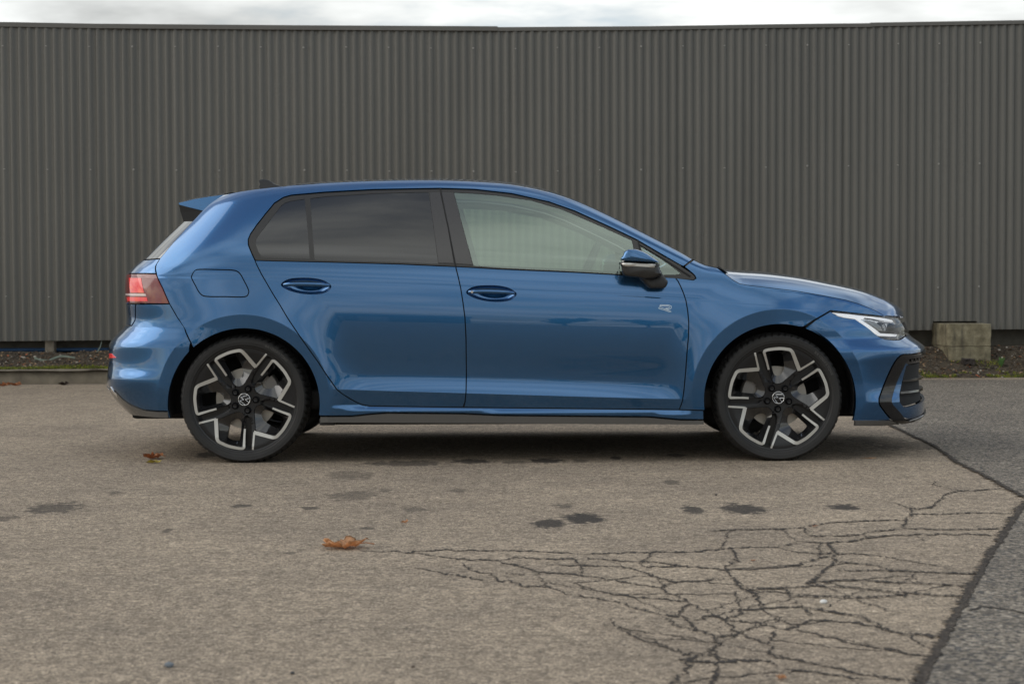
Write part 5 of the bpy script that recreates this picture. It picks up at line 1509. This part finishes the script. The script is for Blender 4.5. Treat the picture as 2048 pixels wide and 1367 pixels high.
for i in range(len(P) - 1):
    for j in range(4): Fc.append((4*i + j, 4*i + (j+1) % 4, 4*i + 4 + (j+1) % 4, 4*i + 4 + j))
so_ = mk('packing_strap', V, Fc, MT['strap'], None, False)
so_.data.materials.append(MT['strap2'])
for pl in so_.data.polygons:
    if 28 <= pl.index // 4 <= 36: pl.material_index = 1
tag(so_, 'loose pale green packing strap lying across the soil by the post', 'strap')

# stones, litter and moss in the bed
def scatter_mesh(name, n, shape, place, mat_list, label, kind='stuff'):
    V = []; Fc = []; mi = []
    for i in range(n):
        pl = place(i)
        if pl is None: continue
        v, f, k = shape(i, pl)
        b0 = len(V); V += v; Fc += [tuple(b0 + x for x in q_) for q_ in f]; mi += [k] * len(f)
    o = mk(name, V, Fc, mat_list[0], None, False)
    for m_ in mat_list[1:]: o.data.materials.append(m_)
    o.data.polygons.foreach_set('material_index', mi)
    tag(o, label, kind=kind)
    return o
_ico = bmesh.new(); bmesh.ops.create_icosphere(_ico, subdivisions=1, radius=1)
ICO_V = np.array([v.co[:] for v in _ico.verts]); ICO_F = [tuple(v.index for v in f.verts) for f in _ico.faces]; _ico.free()
def stone(i, pl):
    p, s = pl
    sc = s * rng.uniform(.6, 1.3, 3); sc[2] *= .65
    v = ICO_V * sc * rng.uniform(.8, 1.2, (len(ICO_V), 1))
    a = rng.uniform(0, 6.28); c, sn = math.cos(a), math.sin(a)
    v = np.stack([v[:, 0] * c - v[:, 1] * sn, v[:, 0] * sn + v[:, 1] * c, v[:, 2]], 1) + np.array(p)
    return [tuple(x) for x in v], ICO_F, int(rng.choice(4, p=[.48, .18, .28, .06]))
def bed_place(lo, hi, bmin=0.0, bmax=.72):
    def f(i):
        left = rng.random() < .42
        u_ = rng.random()
        a = (rng.uniform(-5.2, -2.6) if u_ < .75 else rng.uniform(-7, 1.6)) if left else (rng.uniform(3.0, 5.6) if u_ < .8 else rng.uniform(2.0, 7.5))
        bb = rng.uniform(bmin, .585 if left else bmax)
        s = lo + (hi - lo) * rng.random() ** 3
        return wp(a, bb, soil_h(a, bb) + s * .25), s
    return f
stone_m = [pmat('stone_brown', (.068, .052, .036), .95), pmat('stone_grey', (.10, .088, .070), .95), pmat('stone_dark', (.035, .028, .022), .95), pmat('stone_pale', (.36, .32, .27), .9)]
scatter_mesh('gravel', 6000, stone, bed_place(.003, .017), stone_m, 'brown and grey gravel and dirt clods in the bed at the wall base')
def litter(i, pl):
    p, s = pl
    a = rng.uniform(0, 6.28); el = rng.uniform(-.5, .5)
    d = np.array([math.cos(a), math.sin(a), el]) * s; e_ = np.array([-math.sin(a), math.cos(a), rng.uniform(-.5, .5)]) * s * .45
    p = np.array(p); up = np.array([0, 0, s * .25])
    v = [p - d, p - e_ + up, p + d, p + e_ + up, p + up * 1.6]
    return [tuple(x) for x in v], [(0, 1, 4), (1, 2, 4), (2, 3, 4), (3, 0, 4)], int(rng.choice(4, p=[.38, .36, .18, .08]))
lit_m = [pmat('litter_brown', (.15, .075, .035), .9), pmat('litter_tan', (.27, .18, .10), .9), pmat('litter_dark', (.05, .033, .022), .9), pmat('litter_rust', (.30, .085, .035), .9)]
scatter_mesh('leaf_litter', 2600, litter, bed_place(.006, .026), lit_m, 'dry brown leaf litter scattered over the soil bed')
def moss_place(i):
    left = rng.random() < .55
    if left:
        a = rng.uniform(-5.2, -2.6) if rng.random() < .72 else rng.uniform(-7, 1.9); bb = rng.normal(.60, .026)
        if noise.noise((a * 2.3, 7, 0)) < -.30 and rng.random() < .8: return None
    else:
        a = rng.uniform(3.6, 5.6)
        bb = rng.normal(.66, .022) if rng.random() < .5 else rng.uniform(.2, .62)
        if bb < .62 and noise.noise((a * 4, bb * 4, 11)) < .18: return None
        if bb >= .62 and noise.noise((a * 2.6, 3, 2)) < -.12: return None
    z = (.126 if (left and bb > .595) else soil_h(a, bb))
    return wp(a, bb, z), rng.uniform(.005, .013)
def tuft(i, pl):
    p, s = pl; p = np.array(p); v = []; f = []
    for k in range(4):
        a = rng.uniform(0, 6.28); d = np.array([math.cos(a), math.sin(a), 0]); e_ = np.array([-d[1], d[0], 0])
        b0 = len(v); v += [tuple(p - e_ * s * .35 + d * s * .1), tuple(p + e_ * s * .35 + d * s * .1), tuple(p + d * s * rng.uniform(.5, 1.1) + np.array([0, 0, s * rng.uniform(.8, 1.7)]))]
        f.append((b0, b0 + 1, b0 + 2))
    return v, f, int(rng.random() < .35)
moss_m = [pmat('moss_green', (.200, .220, .022), .9), pmat('moss_dark', (.090, .115, .020), .9)]
scatter_mesh('moss', 8500, tuft, moss_place, moss_m, 'bright green moss along the kerb top and bed edge')
# one small weed on the right
wd = empty('weed', (0, 0, 0)); aw, zw = wall_ab(2003, 722, .42)
wd.location = wp(aw, .42, soil_h(aw, .42)); tag(wd, 'small bright green weed growing right of the concrete block', 'weed')
MT['weed'] = pmat('weed_leaf', (.075, .16, .040), .7)
for k in range(14):
    a = k * 2.4; r_ = .012 + .045 * rng.random(); hgt = .05 + .05 * rng.random()
    d = np.array([math.cos(a), math.sin(a), 0]); e_ = np.array([-d[1], d[0], 0])
    V = [e_ * 0, d * r_ * .5 + e_ * .009 + np.array([0, 0, hgt * .6]), d * r_ + np.array([0, 0, hgt]), d * r_ * .5 - e_ * .009 + np.array([0, 0, hgt * .6]), d * r_ * .55 + np.array([0, 0, hgt * .5])]
    mk('leaf', V, [(0, 1, 4), (1, 2, 4), (2, 3, 4), (3, 0, 4)], MT['weed'], wd, False)
# dark rag of rotten wood in front of the block
aw, _ = wall_ab(1937, 730, .40)
rb_ = rough_block('clod', aw - .055, aw + .05, .34, .42, soil_h(aw, .38) - .01, soil_h(aw, .38) + .045, pmat('dark_clod', (.035, .028, .024), .95), empty('tmp2'), amp=.02)
tmp = rb_.parent; rb_.parent = None; bpy.data.objects.remove(tmp)
tag(rb_, 'dark lump of earth at the foot of the concrete block', 'clod')

# fallen leaves on the asphalt
def leaf_mat(name, c1, c2):
    m = pmat(name, c1, .75, var=.28, vscale=45)
    m.node_tree.nodes.get('Principled BSDF').inputs['Subsurface Weight'].default_value = 0
    return m
MT['leaf_orange'] = leaf_mat('dry_orange_leaf', (.60, .345, .185), None)
MT['leaf_brown'] = leaf_mat('dry_brown_leaf', (.44, .19, .085), None)
MT['leaf_yellow'] = leaf_mat('yellow_leaf', (.44, .36, .075), None)
def fallen_leaf(name, px, py, width, depth, height, rot, mat, label, lobes=5, seed=0, curl=1.0, stem=True):
    c = at_z(px, py); root = empty(name, (c[0], c[1], .002))
    rnd = random.Random(seed)
    pts = []
    n = 60
    for i in range(n):
        a = 2 * math.pi * i / n
        lob = abs(math.cos(a * lobes / 2)) ** .8
        r_ = .42 + .58 * lob + .07 * math.sin(a * 17 + seed) + .04 * rnd.uniform(-1, 1)
        if abs(a - math.pi) < .35: r_ *= .75
        pts.append((r_ * math.cos(a), r_ * math.sin(a)))
    V = [(0, 0, .002)]; rings = 7
    for k in range(1, rings + 1):
        f = k / rings
        for (a, b_) in pts:
            x, y = a * f, b_ * f
            z = abs(noise.noise((x * 1.7 + seed, y * 1.7, seed))) * 1.4 * f + .55 * f * f * abs(math.sin(math.atan2(y, x) * lobes / 2 + .7)) + .10 * abs(math.sin(x * 9 + seed)) * f
            V.append((x, y, z * curl))
    Fc = [(0, 1 + i, 1 + (i + 1) % n) for i in range(n)]
    for k in range(rings - 1):
        for i in range(n): Fc.append((1 + k*n + i, 1 + (k+1)*n + i, 1 + (k+1)*n + (i+1) % n, 1 + k*n + (i+1) % n))
    V = np.array(V); V[:, 2] -= V[:, 2].min()
    cs, sn = math.cos(rot), math.sin(rot)
    X = V[:, 0] * width / 2; Y = V[:, 1] * depth / 2; Z = V[:, 2] / max(V[:, 2].max(), 1e-6) * height + .001
    V = np.stack([X * cs - Y * sn, X * sn + Y * cs, Z], 1)
    bm = bmesh.new(); vs = [bm.verts.new(v) for v in V]
    for f in Fc: bm.faces.new([vs[i] for i in f])
    bmesh.ops.solidify(bm, geom=bm.faces[:], thickness=.0006)
    mk_bm('blade', bm, mat, root, True)
    if stem:
        s0 = np.array([width * .28 * cs, width * .28 * sn, height * .35]); s1 = np.array([width * .62 * cs, width * .62 * sn, height * .30])
        v, f = tube([s0, (s0 + s1) / 2 + np.array([0, 0, .004]), s1], [.0018, .0015, .0022], 6)
        mk('stem', v, f, MT['leaf_brown'], root)
    tag(root, label, 'leaf', 'fallen leaves on the asphalt')
fallen_leaf('fallen_leaf', 688, 1095, .165, .13, .032, .12, MT['leaf_orange'], 'large curled orange-brown dry leaf where the crack begins', 5, 3, 1.2)
fallen_leaf('fallen_leaf', 305, 917, .105, .10, .032, .2, MT['leaf_brown'], 'curled brown leaf lying left of the rear wheel', 5, 8, 1.1)
fallen_leaf('fallen_leaf', 305, 926, .085, .05, .018, 0., MT['leaf_yellow'], 'yellow leaf in front of the brown one by the rear wheel', 3, 5, .7, False)
fallen_leaf('fallen_leaf', 810, 1046, .030, .025, .012, .9, MT['leaf_orange'], 'tiny orange leaf scrap upright on the asphalt above the large leaf', 5, 4, 1.0, False)
fallen_leaf('fallen_leaf', 1562, 1358, .026, .028, .010, .4, MT['leaf_orange'], 'small orange leaf scrap on the cracks at the bottom edge', 3, 9, .8, False)
fallen_leaf('fallen_leaf', 1629, 1053, .028, .020, .004, .4, MT['leaf_brown'], 'small flat brown leaf scrap among the upper cracks', 3, 12, .5, False)
fallen_leaf('fallen_leaf', 1506, 1122, .020, .016, .004, .4, MT['leaf_brown'], 'speck of red-brown leaf between two cracks', 3, 15, .5, False)
fallen_leaf('fallen_leaf', 1735, 917, .090, .012, .004, .05, MT['leaf_orange'], 'thin straw-like leaf sliver before the front wheel', 2, 18, .4, False)
for i, (a, b_, w, lb) in enumerate([(4, 770, .10, 'curled brown leaf at the kerb foot at the left picture edge'), (14, 768.5, .09, 'second brown leaf along the kerb foot from the left edge'), (32, 769, .09, 'third brown leaf along the kerb foot from the left edge'), (128, 768, .11, 'dark leaf against the kerb foot midway to the car')]):
    fallen_leaf('fallen_leaf', a, b_ + 2, w, .06, .03, .3 * i, MT['leaf_brown'] if i < 3 else pmat('dark_leaf', (.05, .03, .022), .85), lb, 5, 20 + i, 1.0, False)
def pebble(px, py, s, col, label):
    c = at_z(px, py); bm = bmesh.new(); bmesh.ops.create_icosphere(bm, subdivisions=2, radius=1)
    for v in bm.verts:
        k = 1 + .28 * noise.noise(v.co * 1.3 + Vector((px, py, 0)))
        v.co = Vector((v.co.x * s * k, v.co.y * s * .8 * k, (v.co.z * .62 * k + .50) * s))
    o = mk_bm('pebble', bm, pmat('pebble_stone', col, .8, var=.2, vscale=60), None, True); o.location = (c[0], c[1], 0)
    tag(o, label, 'pebble', 'loose pebbles on the asphalt')
pebble(338, 1333, .0115, (.14, .16, .18), 'grey-blue pebble near the bottom left of the asphalt')
pebble(1647, 1206, .0105, (.62, .62, .60), 'white pebble lying among the cracks')
pebble(1432, 990, .006, (.05, .045, .04), 'tiny dark pebble between the oil spots')
pebble(585, 1347, .006, (.05, .05, .05), 'tiny dark pebble left of the bottom middle')
pebble(826, 1334, .005, (.07, .05, .04), 'tiny brown pebble at the bottom middle')

# ================================================================== the yard behind the camera (seen only in reflections)
MT['bark'] = pmat('bark', (.11, .085, .065), .95, var=.3, vscale=5)
MT['foliage'] = pmat('foliage', (.055, .085, .030), .8, var=.4, vscale=1.2)
MT['palm_leaf'] = pmat('palm_frond', (.060, .085, .030), .7)
def tree_parts(seed, h, w):
    r_ = np.random.default_rng(seed)
    v, f = tube([(0, 0, 0), (.1, 0, h * .3), (0, .1, h * .6), (.1, 0, h * .85)], [.28, .22, .14, .05], 8)
    V = []; Fc = []
    cl = [(r_.normal(0, w * .27), r_.normal(0, w * .27), h * (.35 + .6 * r_.random())) for _ in range(26)]
    for i in range(1700):
        c = cl[r_.integers(len(cl))]; d = r_.normal(0, 1, 3); d /= np.linalg.norm(d)
        p = np.array(c) + d * w * .19 * r_.random() ** .4; s = r_.uniform(.14, .34)
        a = r_.normal(0, 1, 3); a /= np.linalg.norm(a); b_ = np.cross(a, d); b_ /= np.linalg.norm(b_) + 1e-9
        k = len(V); V += [p - a * s, p + b_ * s * .6, p + a * s, p - b_ * s * .6]; Fc.append((k, k+1, k+2, k+3))
    return (v, f), (V, Fc)
tp = [tree_parts(3, 7.5, 5.5), tree_parts(5, 6.0, 5.0)]
tm = []
for (a, b_) in tp:
    t1 = mk('trunk', a[0], a[1], MT['bark']); t2 = mk('crown', b_[0], b_[1], MT['foliage'], None, False)
    tm.append((t1.data, t2.data)); bpy.data.objects.remove(t1); bpy.data.objects.remove(t2)
TREE_AT = [(-70, -150, 0, 1.0), (-58, -158, 1, 1.1), (-44, -152, 0, .8), (6, -165, 1, 1.1), (15, -160, 0, .9), (66, -158, 1, 1.0), (84, -150, 0, 1.1), (-95, -150, 1, 1.2), (110, -155, 0, 1.0)]
for i, (x, y, k, s) in enumerate(TREE_AT):
    r_ = empty('broadleaf_tree', (x, y, 0)); r_.scale = (s, s, s); r_.rotation_euler = (0, 0, i * 1.3)
    for nm, me in zip(('trunk', 'crown'), tm[k]):
        o = bpy.data.objects.new(nm, me); COL.objects.link(o); o.parent = r_
    tag(r_, ['leftmost but one', 'third from the left', 'fourth from the left', 'fifth from the left', 'middle right', 'seventh from the left', 'eighth from the left', 'leftmost', 'rightmost'][i] + ' of the dark leafy trees across the yard behind the viewpoint', 'tree', 'trees across the yard behind the viewpoint')
def palm(x, y, h, label):
    r_ = empty('palm_tree', (x, y, 0)); v, f = tube([(0, 0, 0), (.1, 0, h * .5), (.25, 0, h)], [.24, .17, .15], 8); mk('trunk', v, f, MT['bark'], r_)
    for k in range(16):
        a = k * 2.4; el = .9 - 1.3 * (k / 16); P = []; 
        for t in np.linspace(0, 1, 7):
            P.append(np.array([.25 + math.cos(a) * t * 2.3, math.sin(a) * t * 2.3, h + 2.3 * (t * el - .75 * t * t)]))
        V = []; e_ = np.array([-math.sin(a), math.cos(a), 0])
        for i, p in enumerate(P):
            w = .32 * math.sin(math.pi * (.12 + .86 * i / 6)); V += [p - e_ * w - np.array([0, 0, w * .5]), p, p + e_ * w - np.array([0, 0, w * .5])]
        Fc = []
        for i in range(6): Fc += [(3*i, 3*i+1, 3*i+4, 3*i+3), (3*i+1, 3*i+2, 3*i+5, 3*i+4)]
        mk('frond', V, Fc, MT['palm_leaf'], r_, False)
    tag(r_, label, 'palm')
palm(38, -70, 8.5, 'tall palm in the yard behind the viewpoint, mirrored in the front bumper')
palm(24, -95, 7.0, 'shorter palm left of the tall palm, mirrored in the front bumper')
def shed(x0, x1, y, d, h, col, rcol, label, doors):
    r_ = empty('warehouse', ((x0 + x1) / 2, y, 0)); X = (x1 - x0) / 2
    mk_bm('wall', bevel_box(0, -d / 2, h / 2, 2 * X, d, h, .02, 1), pmat('shed_wall', col, .7, var=.08, vscale=.5), r_)
    bm = bmesh.new(); V = [(-X - .3, .4, h), (X + .3, .4, h), (X + .3, -d / 2, h + 1.3), (-X - .3, -d / 2, h + 1.3), (-X - .3, -d - .4, h), (X + .3, -d - .4, h), (-X - .3, .4, h + .15), (X + .3, .4, h + .15), (X + .3, -d / 2, h + 1.45), (-X - .3, -d / 2, h + 1.45), (-X - .3, -d - .4, h + .15), (X + .3, -d - .4, h + .15)]
    vs = [bm.verts.new(v) for v in V]
    for f in [(0, 1, 2, 3), (3, 2, 5, 4), (6, 9, 8, 7), (9, 10, 11, 8), (0, 6, 7, 1), (4, 5, 11, 10), (0, 3, 9, 6), (3, 4, 10, 9), (1, 7, 8, 2), (2, 8, 11, 5)]: bm.faces.new([vs[i] for i in f])
    mk_bm('roof', bm, pmat('shed_roof', rcol, .6), r_)
    dm = pmat('roller_door', (.35, .35, .34), .5)
    for dx in doors:
        mk_bm('roller_door', bevel_box(dx, .02, 1.9, 3.4, .08, 3.8, .01, 1), dm, r_)
    tag(r_, label, 'warehouse')
shed(-36, -4, -170, 14, 4.6, (.18, .17, .16), (.12, .12, .12), 'grey warehouse across the yard behind the viewpoint', (-5, 0, 5))
shed(26, 60, -180, 12, 4.2, (.30, .29, .27), (.10, .11, .12), 'pale warehouse right of the grey one behind the viewpoint', (-5, 3))
def container(x, y, col, label):
    r_ = empty('shipping_container', (x, y, 0)); V = []; n = 80
    mk_bm('box', bevel_box(0, 0, 1.35, 6.0, 2.4, 2.5, .02, 1), pmat('container_paint', col, .55, var=.1, vscale=1), r_)
    for k in range(20): mk_bm('rib', bevel_box(-2.85 + k * .3, 1.21, 1.35, .14, .06, 2.3, .01, 1), bpy.data.materials[r_.children[0].data.materials[0].name], r_)
    tag(r_, label, 'container')
container(-42, -72, (.02, .16, .18), 'teal shipping container behind the viewpoint, mirrored in the rear bumper')
container(-55, -70, (.03, .20, .22), 'second teal shipping container further left, mirrored in the rear bumper')
